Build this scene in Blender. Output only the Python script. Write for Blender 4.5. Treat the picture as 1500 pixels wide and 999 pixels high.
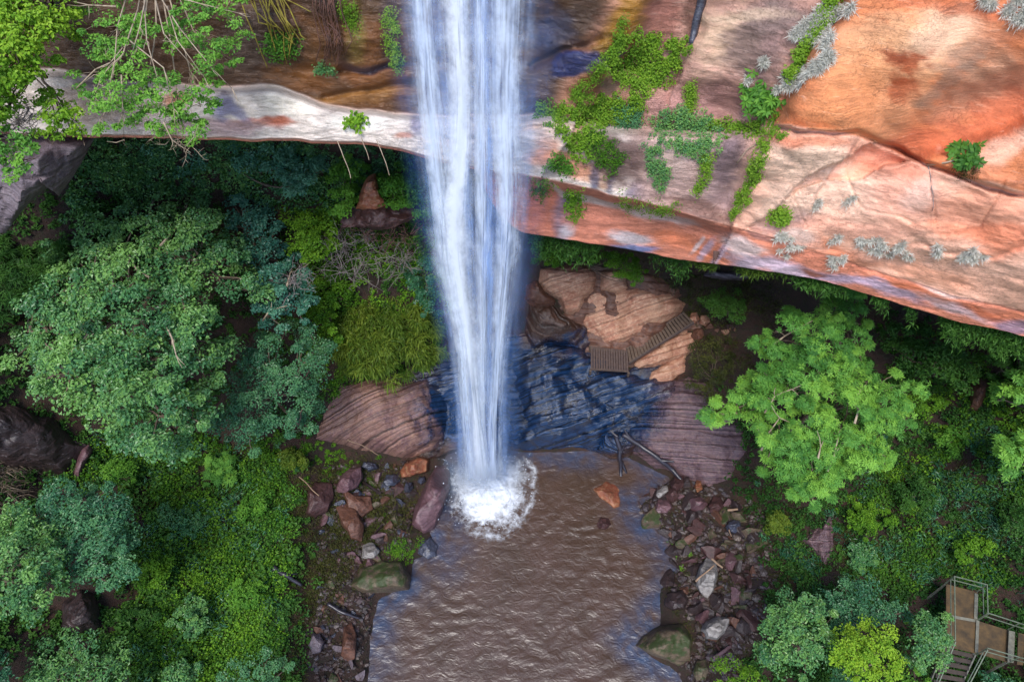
import bpy, bmesh, math
import numpy as np
from math import radians, sin, cos, tan, pi

scene = bpy.context.scene
for o in list(bpy.data.objects):
    bpy.data.objects.remove(o)

# ------------------------------------------------------------------ camera
H, PITCH, F = 40.0, radians(50), 1000.0
cam_d = bpy.data.cameras.new('camera')
cam = bpy.data.objects.new('camera', cam_d)
scene.collection.objects.link(cam)
cam.location = (0, 0, H)
cam.rotation_euler = (radians(90) - PITCH, 0, 0)
cam_d.sensor_width = 36
cam_d.lens = 24
cam_d.clip_start = 0.1
cam_d.clip_end = 1000
scene.camera = cam

# ------------------------------------------------------------------ light
SUN_EL, SUN_AZ = radians(58), radians(196)     # azimuth measured clockwise from +Y
w = bpy.data.worlds.new('World')
scene.world = w
w.use_nodes = True
nt = w.node_tree
bg = nt.nodes['Background']
sky = nt.nodes.new('ShaderNodeTexSky')
sky.sky_type = 'NISHITA'
sky.sun_disc = False
sky.sun_elevation = SUN_EL
sky.sun_rotation = SUN_AZ
sky.air_density = 1.0
sky.dust_density = 0.6
sky.ozone_density = 1.0
nt.links.new(sky.outputs[0], bg.inputs[0])
bg.inputs[1].default_value = 0.15
sd = bpy.data.lights.new('sun', 'SUN')
sd.energy = 2.0
sd.angle = radians(22)
sd.color = (1.0, 0.95, 0.87)
sun = bpy.data.objects.new('sun', sd)
scene.collection.objects.link(sun)
sun.rotation_euler = (radians(90) - SUN_EL, 0, pi - SUN_AZ)
sun.location = (0, 0, 80)
scene.view_settings.view_transform = 'Standard'
scene.view_settings.look = 'None'
scene.view_settings.exposure = 1.0
scene.view_settings.gamma = 1.0
scene.view_settings.use_curve_mapping = False
scene.render.engine = 'CYCLES'
scene.cycles.transparent_max_bounces = 32
scene.cycles.max_bounces = 6
scene.cycles.diffuse_bounces = 4
scene.cycles.glossy_bounces = 2
scene.cycles.transmission_bounces = 4
scene.cycles.volume_bounces = 0
scene.cycles.volume_step_rate = 4
scene.cycles.volume_max_steps = 64
scene.cycles.caustics_reflective = False
scene.cycles.caustics_refractive = False

rng = np.random.default_rng(7)
COL = scene.collection

# ------------------------------------------------------------------ helpers: rays
CP, SP = cos(PITCH), sin(PITCH)
def A(x): return np.asarray(x, float)
def ray(px, py):
    u = (A(px) - 750) / F
    v = (A(py) - 499.5) / F
    return np.stack([u + 0 * v, CP - v * SP + 0 * u, -SP - v * CP + 0 * u], -1)
CAM = np.array([0, 0, H])
def at_t(px, py, t): return CAM + ray(px, py) * A(t)[..., None]
def at_z(px, py, z):
    d = ray(px, py)
    return CAM + d * ((A(z) - H) / d[..., 2])[..., None]
def at_y(px, py, y):
    d = ray(px, py)
    return CAM + d * (A(y) / d[..., 1])[..., None]
def project(P):
    P = A(P) - CAM
    dep = P[..., 1] * CP - P[..., 2] * SP
    upc = P[..., 1] * SP + P[..., 2] * CP
    return 750 + F * P[..., 0] / dep, 499.5 - F * upc / dep

# ------------------------------------------------------------------ helpers: noise
def _hash(ix, iy, iz, seed):
    h = (ix * 374761393 + iy * 668265263 + iz * 2147483647 + seed * 974711) & 0xFFFFFFFF
    h = ((h ^ (h >> 13)) * 1274126177) & 0xFFFFFFFF
    h = (h ^ (h >> 16)) & 0xFFFFFFFF
    return h / 4294967295.0
def vnoise(P, seed=0):
    P = A(P)
    i = np.floor(P).astype(np.int64)
    f = P - i
    f = f * f * f * (f * (f * 6 - 15) + 10)
    r = 0
    for dx in (0, 1):
        wx = f[..., 0] if dx else 1 - f[..., 0]
        for dy in (0, 1):
            wy = f[..., 1] if dy else 1 - f[..., 1]
            for dz in (0, 1):
                wz = f[..., 2] if dz else 1 - f[..., 2]
                r = r + wx * wy * wz * _hash(i[..., 0] + dx, i[..., 1] + dy, i[..., 2] + dz, seed)
    return r * 2 - 1
def fbm(P, seed=0, octv=4, gain=0.5):
    a, s, tot = 1.0, 0, 0
    P = A(P).copy()
    for k in range(octv):
        s = s + a * vnoise(P, seed + k * 17)
        tot += a
        a *= gain
        P = P * 2.03 + 11.7
    return s / tot
def sstep(a, b, x):
    t = np.clip((x - a) / (b - a), 0, 1)
    return t * t * (3 - 2 * t)
def v3(x, y, z=0.0): return np.stack(np.broadcast_arrays(A(x), A(y), A(z)), -1)
def lin(c, k=1.0):
    c = np.asarray(c, float) / 255
    c = np.where(c <= 0.04045, c / 12.92, ((c + 0.055) / 1.055) ** 2.4) * k
    return tuple(float(x) for x in c)

# ------------------------------------------------------------------ helpers: polygons
def in_poly(x, y, poly):
    poly = A(poly)
    r = np.zeros(np.shape(x), bool)
    n = len(poly)
    for i in range(n):
        x0, y0 = poly[i]
        x1, y1 = poly[(i + 1) % n]
        c = ((y0 > y) != (y1 > y))
        with np.errstate(divide='ignore', invalid='ignore'):
            xi = (x1 - x0) * (y - y0) / (y1 - y0 if y1 != y0 else 1e-9) + x0
        r ^= c & (x < xi)
    return r
def seg_dist(x, y, p0, p1):
    p0, p1 = A(p0), A(p1)
    d = p1 - p0
    L2 = (d ** 2).sum() + 1e-12
    t = np.clip(((x - p0[0]) * d[0] + (y - p0[1]) * d[1]) / L2, 0, 1)
    return np.hypot(x - p0[0] - t * d[0], y - p0[1] - t * d[1]), ((x - p0[0]) * d[1] - (y - p0[1]) * d[0])
def poly_sd(x, y, poly):
    d = np.full(np.shape(x), 1e9)
    n = len(poly)
    for i in range(n):
        d = np.minimum(d, seg_dist(x, y, poly[i], poly[(i + 1) % n])[0])
    return np.where(in_poly(x, y, poly), -d, d)
def line_sd(x, y, pts):
    d = np.full(np.shape(x), 1e9)
    s = np.zeros(np.shape(x))
    for i in range(len(pts) - 1):
        di, si = seg_dist(x, y, pts[i], pts[i + 1])
        m = di < d
        d = np.where(m, di, d)
        s = np.where(m, si, s)
    return d, np.sign(s)
def sample_poly(poly, n, r):
    poly = A(poly)
    lo, hi = poly.min(0), poly.max(0)
    out = np.zeros((0, 2))
    while len(out) < n:
        p = lo + r.random((n * 2 + 20, 2)) * (hi - lo)
        out = np.concatenate([out, p[in_poly(p[:, 0], p[:, 1], poly)]])
    return out[:n]

# ------------------------------------------------------------------ helpers: objects
def build(name, V, F, mat, parent=None, smooth=True, attrs=None, uv=None, label=None, cat=None, group=None, kind=None):
    """one mesh object out of a vertex array and a list of face arrays (each n x k)"""
    V = np.ascontiguousarray(V, np.float32).reshape(-1, 3)
    if isinstance(F, np.ndarray): F = [F]
    F = [np.asarray(f, np.int32) for f in F if len(f)]
    me = bpy.data.meshes.new(name)
    me.vertices.add(len(V))
    me.vertices.foreach_set('co', V.ravel())
    li = np.concatenate([f.ravel() for f in F])
    tot = np.concatenate([np.full(len(f), f.shape[1], np.int32) for f in F])
    st = np.concatenate([[0], np.cumsum(tot)[:-1]]).astype(np.int32)
    me.loops.add(len(li))
    me.loops.foreach_set('vertex_index', li)
    me.polygons.add(len(tot))
    me.polygons.foreach_set('loop_start', st)
    me.polygons.foreach_set('loop_total', tot)
    me.polygons.foreach_set('use_smooth', np.full(len(tot), smooth, bool))
    if attrs:
        for k, a in attrs.items():
            a = np.asarray(a, np.float32)
            if a.ndim == 1:
                me.attributes.new(k, 'FLOAT', 'POINT').data.foreach_set('value', a)
            else:
                if a.shape[1] == 3: a = np.concatenate([a, np.ones((len(a), 1), np.float32)], 1)
                me.attributes.new(k, 'FLOAT_COLOR', 'POINT').data.foreach_set('color', a.ravel())
    if uv is not None:
        me.uv_layers.new(name='UVMap').data.foreach_set('uv', np.asarray(uv, np.float32)[li].ravel())
    me.update(calc_edges=True)
    me.validate()
    me.materials.append(mat)
    ob = bpy.data.objects.new(name, me)
    COL.objects.link(ob)
    if parent is not None: ob.parent = parent
    return tag(ob, label, cat, group, kind)
def tag(ob, label=None, cat=None, group=None, kind=None):
    if label: ob['label'] = label
    if cat: ob['category'] = cat
    if group: ob['group'] = group
    if kind: ob['kind'] = kind
    return ob
def empty(name, loc, label=None, cat=None, group=None, kind=None):
    e = bpy.data.objects.new(name, None)
    e.empty_display_size = 0.3
    COL.objects.link(e)
    return tag(e, label, cat, group, kind)
def grid_faces(nu, nv, wrap=False):
    """vertex index = i*nv + j, i along u"""
    i = np.arange(nu - 1 if not wrap else nu)[:, None]
    j = np.arange(nv - 1)[None]
    i2 = (i + 1) % nu
    return np.stack([i * nv + j, i2 * nv + j, i2 * nv + j + 1, i * nv + j + 1], -1).reshape(-1, 4)
class MB:
    def __init__(s): s.V, s.F, s.n = [], [], 0
    def add(s, V, F):
        V = A(V).reshape(-1, 3)
        s.V.append(V)
        for f in ([F] if isinstance(F, np.ndarray) else F):
            s.F.append(np.asarray(f) + s.n)
        s.n += len(V)
        return s
    def tube(s, pts, rad, k=7):
        pts = A(pts)
        rad = np.broadcast_to(A(rad), (len(pts),))
        T = np.gradient(pts, axis=0)
        T /= np.linalg.norm(T, axis=1)[:, None] + 1e-9
        ref = np.array([0.31, 0.17, 0.93]) if abs(T[0, 2]) < 0.9 else np.array([1, 0.1, 0.05])
        B = np.cross(T, ref)
        B /= np.linalg.norm(B, axis=1)[:, None] + 1e-9
        N = np.cross(B, T)
        a = np.arange(k) * 2 * pi / k
        ring = pts[:, None] + rad[:, None, None] * (np.cos(a)[None, :, None] * B[:, None] + np.sin(a)[None, :, None] * N[:, None])
        n = len(pts)
        i = np.arange(n - 1)[:, None]
        j = np.arange(k)[None]
        f = np.stack([i * k + j, i * k + (j + 1) % k, (i + 1) * k + (j + 1) % k, (i + 1) * k + j], -1).reshape(-1, 4)
        caps = [np.arange(k)[::-1][None], ((n - 1) * k + np.arange(k))[None]]
        return s.add(ring, [f] + caps)
    def quadbox(s, q, th):
        """plank: four top corners, thickness th downwards along their normal"""
        q = A(q)
        n = np.cross(q[1] - q[0], q[3] - q[0])
        n /= np.linalg.norm(n)
        if n[2] < 0: n = -n
        b = q - n * th
        V = np.concatenate([q, b])
        return s.add(V, np.array([[0, 1, 2, 3], [7, 6, 5, 4], [0, 4, 5, 1], [1, 5, 6, 2], [2, 6, 7, 3], [3, 7, 4, 0]]))
    def bar(s, p0, p1, w_, h_, up=(0, 0, 1)):
        p0, p1, up = A(p0), A(p1), A(up)
        t = (p1 - p0) / np.linalg.norm(p1 - p0)
        if abs(t @ up) > 0.95: up = np.array([1.0, 0.2, 0])
        b = np.cross(t, up); b /= np.linalg.norm(b)
        n = np.cross(b, t)
        V = [p + sx * b * w_ / 2 + sy * n * h_ / 2 for p in (p0, p1) for sx, sy in ((-1, -1), (1, -1), (1, 1), (-1, 1))]
        return s.add(V, np.array([[3, 2, 1, 0], [4, 5, 6, 7], [0, 1, 5, 4], [1, 2, 6, 5], [2, 3, 7, 6], [3, 0, 4, 7]]))
    def build(s, name, mat, parent=None, **kw):
        byk = {}
        for f in s.F: byk.setdefault(f.shape[1], []).append(f)
        return build(name, np.concatenate(s.V), [np.concatenate(x) for x in byk.values()], mat, parent, **kw)

# ------------------------------------------------------------------ materials
def new_mat(name):
    m = bpy.data.materials.new(name)
    m.use_nodes = True
    t = m.node_tree
    t.nodes.clear()
    out = t.nodes.new('ShaderNodeOutputMaterial')
    return m, t, out
class NT:
    """short hands for building node trees"""
    def __init__(s, t): s.t = t
    def n(s, typ, **kw):
        nd = s.t.nodes.new('ShaderNode' + typ)
        for k, v in kw.items(): setattr(nd, k, v)
        return nd
    def put(s, sock, v):
        if hasattr(v, 'is_linked') or isinstance(v, bpy.types.NodeSocket): s.t.links.new(v, sock)
        else: sock.default_value = v
    def math(s, op, a, b=None, c=None, clamp=False):
        nd = s.n('Math', operation=op, use_clamp=clamp)
        s.put(nd.inputs[0], a)
        if b is not None: s.put(nd.inputs[1], b)
        if c is not None: s.put(nd.inputs[2], c)
        return nd.outputs[0]
    def vmath(s, op, a, b=None):
        nd = s.n('VectorMath', operation=op)
        s.put(nd.inputs[0], a)
        if b is not None: s.put(nd.inputs[1], b)
        return nd.outputs['Value' if op in ('DOT_PRODUCT', 'LENGTH') else 'Vector']
    def noise(s, vec, scale, detail=4, rough=0.55, dist=0.0, out='Fac'):
        nd = s.n('TexNoise')
        s.put(nd.inputs['Vector'], vec)
        nd.inputs['Scale'].default_value = scale
        nd.inputs['Detail'].default_value = detail
        nd.inputs['Roughness'].default_value = rough
        nd.inputs['Distortion'].default_value = dist
        return nd.outputs[0 if out == 'Fac' else 1]
    def mapr(s, v, a, b, c=0.0, d=1.0, smooth=False):
        nd = s.n('MapRange', interpolation_type='SMOOTHSTEP' if smooth else 'LINEAR')
        s.put(nd.inputs[0], v)
        for k, x in enumerate((a, b, c, d)): nd.inputs[1 + k].default_value = x
        return nd.outputs[0]
    def mix(s, fac, a, b, mode='MIX'):
        nd = s.n('Mix', data_type='RGBA', blend_type=mode)
        nd.clamp_factor = True
        s.put(nd.inputs[0], fac)
        for k, v in ((6, a), (7, b)):
            if isinstance(v, (tuple, list)): v = tuple(v[:3]) + (1,)
            s.put(nd.inputs[k], v)
        return nd.outputs[2]
    def ramp(s, fac, stops):
        nd = s.n('ValToRGB')
        el = nd.color_ramp.elements
        while len(el) < len(stops): el.new(0.5)
        for e, (p, c) in zip(el, stops):
            e.position = p
            e.color = tuple(c) + (1,)
        s.put(nd.inputs[0], fac)
        return nd.outputs[0]
    def scale3(s, vec, sc):
        nd = s.n('Mapping')
        s.put(nd.inputs[0], vec)
        nd.inputs['Scale'].default_value = sc
        return nd.outputs[0]
    def bump(s, h, strength, dist):
        nd = s.n('Bump')
        nd.inputs['Strength'].default_value = strength
        nd.inputs['Distance'].default_value = dist
        s.put(nd.inputs['Height'], h)
        return nd.outputs[0]
    def bsdf(s, col, rough, normal=None, spec=0.5, **kw):
        nd = s.n('BsdfPrincipled')
        if isinstance(col, (tuple, list)): col = tuple(col[:3]) + (1,)
        s.put(nd.inputs['Base Color'], col)
        s.put(nd.inputs['Roughness'], rough)
        nd.inputs['Specular IOR Level'].default_value = spec
        if normal is not None: s.put(nd.inputs['Normal'], normal)
        return nd

def rock_mat(name, c1, c2, c3, rough=0.6, bed=(0.1, 0.1, 1.0), freq=5.0, lines=0.5, moss=0.0, bump=0.6, spec=0.5, sc=1.0, mosscol=(0.03, 0.045, 0.010), wob=2.2, wet_sky_zone=False):
    m, t, out = new_mat(name)
    N = NT(t)
    P = N.n('TexCoord').outputs['Object']
    n1 = N.noise(P, 0.7 * sc, 5, 0.6, 0.6)
    n2 = N.noise(P, 5.0 * sc, 6, 0.65)
    n3 = N.noise(P, 22 * sc, 4, 0.7)
    col = N.mix(N.mapr(n1, 0.36, 0.64), c1, c2)
    col = N.mix(N.mapr(n2, 0.48, 0.72), col, c3)
    b = A(bed) / np.linalg.norm(bed)
    d = N.vmath('DOT_PRODUCT', P, tuple(b))
    d = N.math('ADD', N.math('MULTIPLY', d, freq), N.math('MULTIPLY', N.noise(P, 0.9 * sc, 3), wob))
    one = N.n('TexNoise', noise_dimensions='1D')
    N.put(one.inputs['W'], d)
    one.inputs['Scale'].default_value = 1.0
    one.inputs['Detail'].default_value = 3
    one.inputs['Roughness'].default_value = 0.7
    st = one.outputs[0]
    lm = N.mapr(st, 0.32, 0.5, 1.0 - lines, 1.0)
    lm2 = N.mapr(st, 0.5, 0.7, 1.0, 1.0 + lines * 0.5)
    lm = N.math('MULTIPLY', lm, lm2)
    cc = N.n('CombineColor')
    for k in range(3): N.put(cc.inputs[k], lm)
    col = N.mix(1.0, col, cc.outputs[0], 'MULTIPLY')
    g = N.mapr(n3, 0.3, 0.7, 0.72, 1.25)
    cg = N.n('CombineColor')
    for k in range(3): N.put(cg.inputs[k], g)
    col = N.mix(1.0, col, cg.outputs[0], 'MULTIPLY')
    if moss:
        nz = N.n('SeparateXYZ')
        N.put(nz.inputs[0], N.n('NewGeometry').outputs['Normal'])
        mm = N.math('ADD', N.noise(P, 1.6 * sc, 6, 0.7), N.math('MULTIPLY', nz.outputs[2], 0.12))
        col = N.mix(N.mapr(mm, 0.75 - 0.3 * moss, 0.88 - 0.3 * moss), col, mosscol)
    rg = N.mapr(n2, 0.3, 0.7, rough - 0.08, rough + 0.12)
    if wet_sky_zone:                        # spray-wet dark rock at the fall's foot, blue sky reflection painted into the colour
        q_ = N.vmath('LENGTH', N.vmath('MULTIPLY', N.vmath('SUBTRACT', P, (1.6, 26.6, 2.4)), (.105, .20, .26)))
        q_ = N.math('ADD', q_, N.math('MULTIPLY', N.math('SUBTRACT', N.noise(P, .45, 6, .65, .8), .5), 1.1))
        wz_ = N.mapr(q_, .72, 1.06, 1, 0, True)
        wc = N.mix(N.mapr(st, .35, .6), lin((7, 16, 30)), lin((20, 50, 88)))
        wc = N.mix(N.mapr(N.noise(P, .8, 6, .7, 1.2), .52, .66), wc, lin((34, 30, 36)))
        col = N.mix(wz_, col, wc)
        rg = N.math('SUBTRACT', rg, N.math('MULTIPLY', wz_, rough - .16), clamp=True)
    h = N.math('ADD', N.math('MULTIPLY', n2, 0.5), N.math('ADD', N.math('MULTIPLY', n3, 0.25), N.math('MULTIPLY', st, 0.5)))
    bs = N.bsdf(col, rg, N.bump(h, bump, 0.12 / sc), spec)
    t.links.new(bs.outputs[0], out.inputs[0])
    return m

def leaf_mat(name, dark, mid, light, trans=0.3, rough=0.5, spec=.18):
    m, t, out = new_mat(name)
    N = NT(t)
    at = N.n('Attribute', attribute_name='tint')
    col = N.ramp(at.outputs['Fac'], [(0.0, dark), (0.5, mid), (1.0, light)])
    bs = N.bsdf(col, rough, None, spec)
    tr = N.n('BsdfTranslucent')
    N.put(tr.inputs[0], N.mix(0.5, col, tuple(x * 1.1 for x in light)))
    mx = N.n('MixShader')
    mx.inputs[0].default_value = trans
    t.links.new(bs.outputs[0], mx.inputs[1])
    t.links.new(tr.outputs[0], mx.inputs[2])
    t.links.new(mx.outputs[0], out.inputs[0])
    return m

def plain_mat(name, c1, c2, rough=0.7, scale=6.0, stretch=(1, 1, 1), bump=0.3, metallic=0.0):
    m, t, out = new_mat(name)
    N = NT(t)
    P = N.scale3(N.n('TexCoord').outputs['Object'], stretch)
    n1 = N.noise(P, scale, 6, 0.65)
    n2 = N.noise(P, scale * 5, 3, 0.6)
    col = N.mix(N.mapr(n1, 0.35, 0.65), c1, c2)
    bs = N.bsdf(col, rough, N.bump(N.math('ADD', n1, N.math('MULTIPLY', n2, 0.4)), bump, 0.03))
    bs.inputs['Metallic'].default_value = metallic
    t.links.new(bs.outputs[0], out.inputs[0])
    return m

# ================================================================== GROUND
POOL = A([(655,668),(648,700),(660,720),(640,775),(645,815),(606,822),(604,862),(560,880),(548,930),(545,985),(530,1060),(525,1200),
          (1010,1200),(1000,1060),(990,990),(925,950),(965,915),(962,860),(985,835),(978,790),(935,765),(925,740),(962,716),(985,702),(945,682),(915,668),(880,662),(800,664),(752,664),(700,650)])
POOLW = at_z(POOL[:, 0], POOL[:, 1], 0.0)[:, :2]
CTRL = A([(640,700,.5),(600,850,.5),(540,900,.5),(530,1000,.5),(540,1150,.5),(985,1000,.5),(1000,1150,.5),(975,900,.5),(985,800,.5),(930,740,.4),(860,668,.5),(760,662,.6),(650,670,.6),
 (500,740,1.2),(440,720,2),(430,850,1.8),(460,960,1.2),(350,760,3),(250,700,4.2),(300,900,3),(150,780,5.5),(150,950,4.5),(0,850,7),(0,1000,6),(0,650,9),(120,640,7),(-150,800,11),(-150,500,16),
 (0,420,13),(0,300,16),(130,330,14.5),(250,300,13.5),(350,230,15.5),(450,260,14.5),(540,300,13),(600,330,12),(480,400,9.5),(560,430,8.5),(620,480,6.5),(520,530,5.5),(450,560,5),(400,600,4.5),(250,500,8),(560,570,3.8),(480,650,2.6),(600,650,1.2),
 (700,560,2.5),(700,480,5.5),(700,400,8.6),(800,500,4.4),(850,560,2.6),(800,600,1.7),(800,640,.9),(900,600,2),(960,560,3.2),(893,525,3.8),(1010,465,5.8),(900,450,6.2),(830,400,8.2),(900,380,9.3),(1000,420,7.9),(1080,420,8),(800,362,10),(1000,395,9.3),
 (1060,520,5.0),(1040,600,3),(1080,680,1.8),(1010,700,1.0),(1100,760,1.6),(1050,900,1.1),(1100,980,1.3),(1200,800,2.6),(1200,650,4),(1200,500,6.5),(1150,440,8),(1300,480,8.5),(1350,600,6),(1400,520,8.5),(1480,560,9),(1500,700,7.5),(1350,800,4),(1410,900,2.6),(1500,950,3.2),(1300,1000,2.4),(1600,800,8),(1650,600,12),(1500,1150,4)])
cw = at_z(CTRL[:, 0], CTRL[:, 1], CTRL[:, 2])
extra = [(x, 41, 25) for x in (-60, -45, -30, -18, -8, 2, 10, 18)] + [(x, 36, 25) for x in (28, 38, 50)] + [(-45, 20, 20), (-45, 0, 18), (-30, -20, 14), (45, 20, 16), (45, 0, 12), (35, -20, 9), (-14, -20, 4), (12, -20, 4), (0, -20, -1), (-3, -45, -1), (30, -45, 8), (-30, -45, 12)]
cw = np.concatenate([cw, A(extra)])
MQ = 1.2
def _phi(r2): return np.sqrt(r2 + MQ * MQ)
_n = len(cw)
_M = np.zeros((_n + 3, _n + 3))
_M[:_n, :_n] = _phi(((cw[:, None, :2] - cw[None, :, :2]) ** 2).sum(-1)) - np.eye(_n) * 0.15
_M[:_n, _n] = 1; _M[:_n, _n + 1:] = cw[:, :2]
_M[_n, :_n] = 1; _M[_n + 1:, :_n] = cw[:, :2].T
_W = np.linalg.solve(_M, np.concatenate([cw[:, 2], [0, 0, 0]]))
GX = np.linspace(-62, 62, 420); GY = np.linspace(-48, 44, 380)
gx, gy = np.meshgrid(GX, GY, indexing='ij')
gz = _W[_n] + _W[_n + 1] * gx + _W[_n + 2] * gy
for k in range(_n):
    gz = gz + _W[k] * _phi((gx - cw[k, 0]) ** 2 + (gy - cw[k, 1]) ** 2)
gz = gz + fbm(v3(gx * .45, gy * .45), 3, 4) * 0.55 + fbm(v3(gx * 1.7, gy * 1.7), 5, 3) * 0.16
psd = poly_sd(gx, gy, POOLW)
gz = np.maximum(gz, 0.12 + 0.05 * fbm(v3(gx, gy), 9, 2))
gz = np.where(psd < 0.9, -0.9 + (gz + 0.9) * sstep(-0.9, 0.9, psd), gz)
def ground_z(x, y):
    fx = np.clip((A(x) - GX[0]) / (GX[1] - GX[0]), 0, len(GX) - 1.001)
    fy = np.clip((A(y) - GY[0]) / (GY[1] - GY[0]), 0, len(GY) - 1.001)
    i = fx.astype(int); j = fy.astype(int); a = fx - i; b = fy - j
    return (gz[i, j] * (1 - a) + gz[i + 1, j] * a) * (1 - b) + (gz[i, j + 1] * (1 - a) + gz[i + 1, j + 1] * a) * b
def on_ground(px, py):
    px, py = np.broadcast_arrays(A(px), A(py))
    d = ray(px, py)
    lo = np.full(px.shape, 12.0); hi = np.full(px.shape, 90.0)
    ts = np.linspace(12, 90, 130)
    found = np.zeros(px.shape, bool)
    for k in range(len(ts) - 1):
        p = CAM + d * ts[k + 1]
        below = (p[..., 2] < ground_z(p[..., 0], p[..., 1])) & ~found
        lo = np.where(below, ts[k], lo); hi = np.where(below, ts[k + 1], hi)
        found |= below
    for _ in range(10):
        m = (lo + hi) / 2
        p = CAM + d * m[..., None]
        b = p[..., 2] < ground_z(p[..., 0], p[..., 1])
        hi = np.where(b, m, hi); lo = np.where(b, lo, m)
    return CAM + d * hi[..., None]

m, t, out = new_mat('forest_soil')
N = NT(t)
P = N.n('TexCoord').outputs['Object']
n1 = N.noise(P, 0.5, 5, 0.6); n2 = N.noise(P, 3.5, 6, 0.7); n3 = N.noise(P, 16, 5, 0.75)
col = N.mix(N.mapr(n1, .4, .6), lin((46, 31, 26)), lin((64, 42, 33)))
col = N.mix(N.mapr(n2, .5, .66), col, lin((36, 42, 17)))
col = N.mix(N.mapr(n3, .55, .75), col, lin((24, 17, 15)))
col = N.mix(N.mapr(N.noise(P, 30, 2), .64, .72), col, lin((92, 74, 62)))
bs = N.bsdf(col, 0.85, N.bump(N.math('ADD', n3, n2), 0.9, 0.15))
t.links.new(bs.outputs[0], out.inputs[0])
build('ground', np.stack([gx, gy, gz], -1), grid_faces(len(GX), len(GY)), m, kind='structure',
      label='dark damp soil floor of the gorge rising from the pool to the recess')

# ================================================================== POOL WATER
m, t, out = new_mat('pool_water')
N = NT(t)
P = N.n('TexCoord').outputs['Object']
edge = N.n('Attribute', attribute_name='edge').outputs['Fac']
n1 = N.noise(P, 0.35, 4, 0.6, 0.8)
col = N.mix(N.mapr(n1, .35, .65), lin((70, 52, 40)), lin((80, 60, 50)))
col = N.mix(N.math('MULTIPLY', edge, N.mapr(N.noise(P, 0.9, 5, 0.65, 0.5), .3, .65)), col, lin((48, 64, 92)))
nb = N.noise(N.scale3(P, (1, 1.5, 1)), 1.5, 4, 0.55, 1.8); nb2 = N.noise(N.scale3(P, (1, 1.4, 1)), 5.0, 3, 0.55, 1.2)
bs = N.bsdf(col, 0.36, N.bump(N.math('ADD', nb, N.math('MULTIPLY', nb2, .3)), 0.34, 0.22), .8)
t.links.new(bs.outputs[0], out.inputs[0])
wx = np.linspace(-14, 15, 300); wy = np.linspace(-16, 25, 420)
wx, wy = np.meshgrid(wx, wy, indexing='ij')
imp = at_z(712, 705, 0)
rr = np.hypot(wx - imp[0], wy - imp[1])
qx = wx + 0.9 * fbm(v3(wx * .35, wy * .35), 21, 3); qy = wy + 0.9 * fbm(v3(wx * .35, wy * .35, 5), 22, 3)
rq = np.hypot(qx - imp[0], qy - imp[1])
ridge = lambda a: 1 - np.abs(a) * 2
wz = 0.036 * ridge(fbm(v3(qx * .7, qy * 1.2), 31, 3)) + 0.022 * ridge(fbm(v3(qx * 1.8, qy * 2.6), 33, 3))
wz += 0.016 * np.sin(rq * 6.0 + 2 * fbm(v3(wx * .5, wy * .5), 35, 2)) * sstep(.0, .5, fbm(v3(wx * .3, wy * .3), 37, 3) + .25)
wz *= sstep(0, 5, rr) * .75 + .25
wz += 0.10 * np.exp(-((rq - 2.0) / .35) ** 2) * sstep(-.2, .5, fbm(v3(wx, wy), 39, 2) + .3)
wsd = poly_sd(wx, wy, POOLW)
f = grid_faces(*wx.shape)
keep = (wsd.ravel()[f] < 1.6).all(1)
edgev = sstep(-2.2, 0.3, wsd + 1.2 * fbm(v3(wx * .4, wy * .4), 41, 3))
build('water', np.stack([wx, wy, wz - wz.mean()], -1), f[keep], m, kind='structure', attrs={'edge': edgev.ravel()},
      label='rippled murky brown water of the pool below the fall')

# ================================================================== CLIFF
NX = 1000
cx = np.linspace(-330, 1830, NX)
ip = lambda x, xs, ys: np.interp(x, xs, ys)
def smooth_ip(x, xs, ys):
    r = 0
    for k, o in enumerate((-24, -12, 0, 12, 24)): r = r + np.interp(x + o, xs, ys)
    return r / 5
B1 = smooth_ip(cx, [-330, 0, 60, 150, 300, 400, 440, 480, 600, 700, 800, 900, 1000, 1130, 1250, 1340, 1420, 1500, 1830], [60, 95, 98, 118, 126, 122, 135, 156, 166, 170, 168, 182, 186, 180, 196, 238, 262, 282, 340])
B2 = smooth_ip(cx, [-330, 0, 130, 300, 450, 530, 575, 610, 700, 780, 880, 980, 1100, 1250, 1400, 1500, 1830], [190, 192, 198, 201, 205, 207, 214, 224, 246, 258, 280, 306, 338, 384, 432, 456, 530])
B3 = smooth_ip(cx, [-330, 640, 690, 740, 780, 900, 1000, 1100, 1200, 1300, 1400, 1500, 1830], [0, 0, 240, 335, 345, 361, 382, 393, 408, 440, 470, 492, 590])
B1 = B1 + 5 * fbm(v3(cx * .02, 0), 51, 3); B2 = B2 + 3 * fbm(v3(cx * .03, 0), 52, 3); B3 = B3 + 2.5 * fbm(v3(cx * .03, 0), 53, 3)
B3 = np.maximum(B3, B2 + 4)
plan = smooth_ip(cx, [-330, 0, 300, 600, 780, 1000, 1250, 1500, 1830], [25, 26, 26.2, 25, 24.5, 23.3, 21.6, 19, 15.5])
wl = sstep(1180, 1050, cx)             # 1 = left and middle, where the pale ledge stands proud
YTop = plan + 2.6 + 2.2 * sstep(1000, 1300, cx)
Y1u = plan + 1.7 * wl + 0.45 * (1 - wl)      # foot of the upper face
Y1l = plan + 0.75 * wl + 0.55 * (1 - wl)      # top edge of the ledge
Y2 = plan
Y3 = plan + 1.25 * sstep(1120, 980, cx) - 0.1 * sstep(1000, 1300, cx)
rows_y, rows_d = [], []
for s_ in np.linspace(0, 1, 230):
    e = s_ ** 1.0
    rows_y.append(-230 + (B1 + 230) * e); rows_d.append(YTop + (Y1u - YTop) * (s_ ** 1.25))
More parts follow.
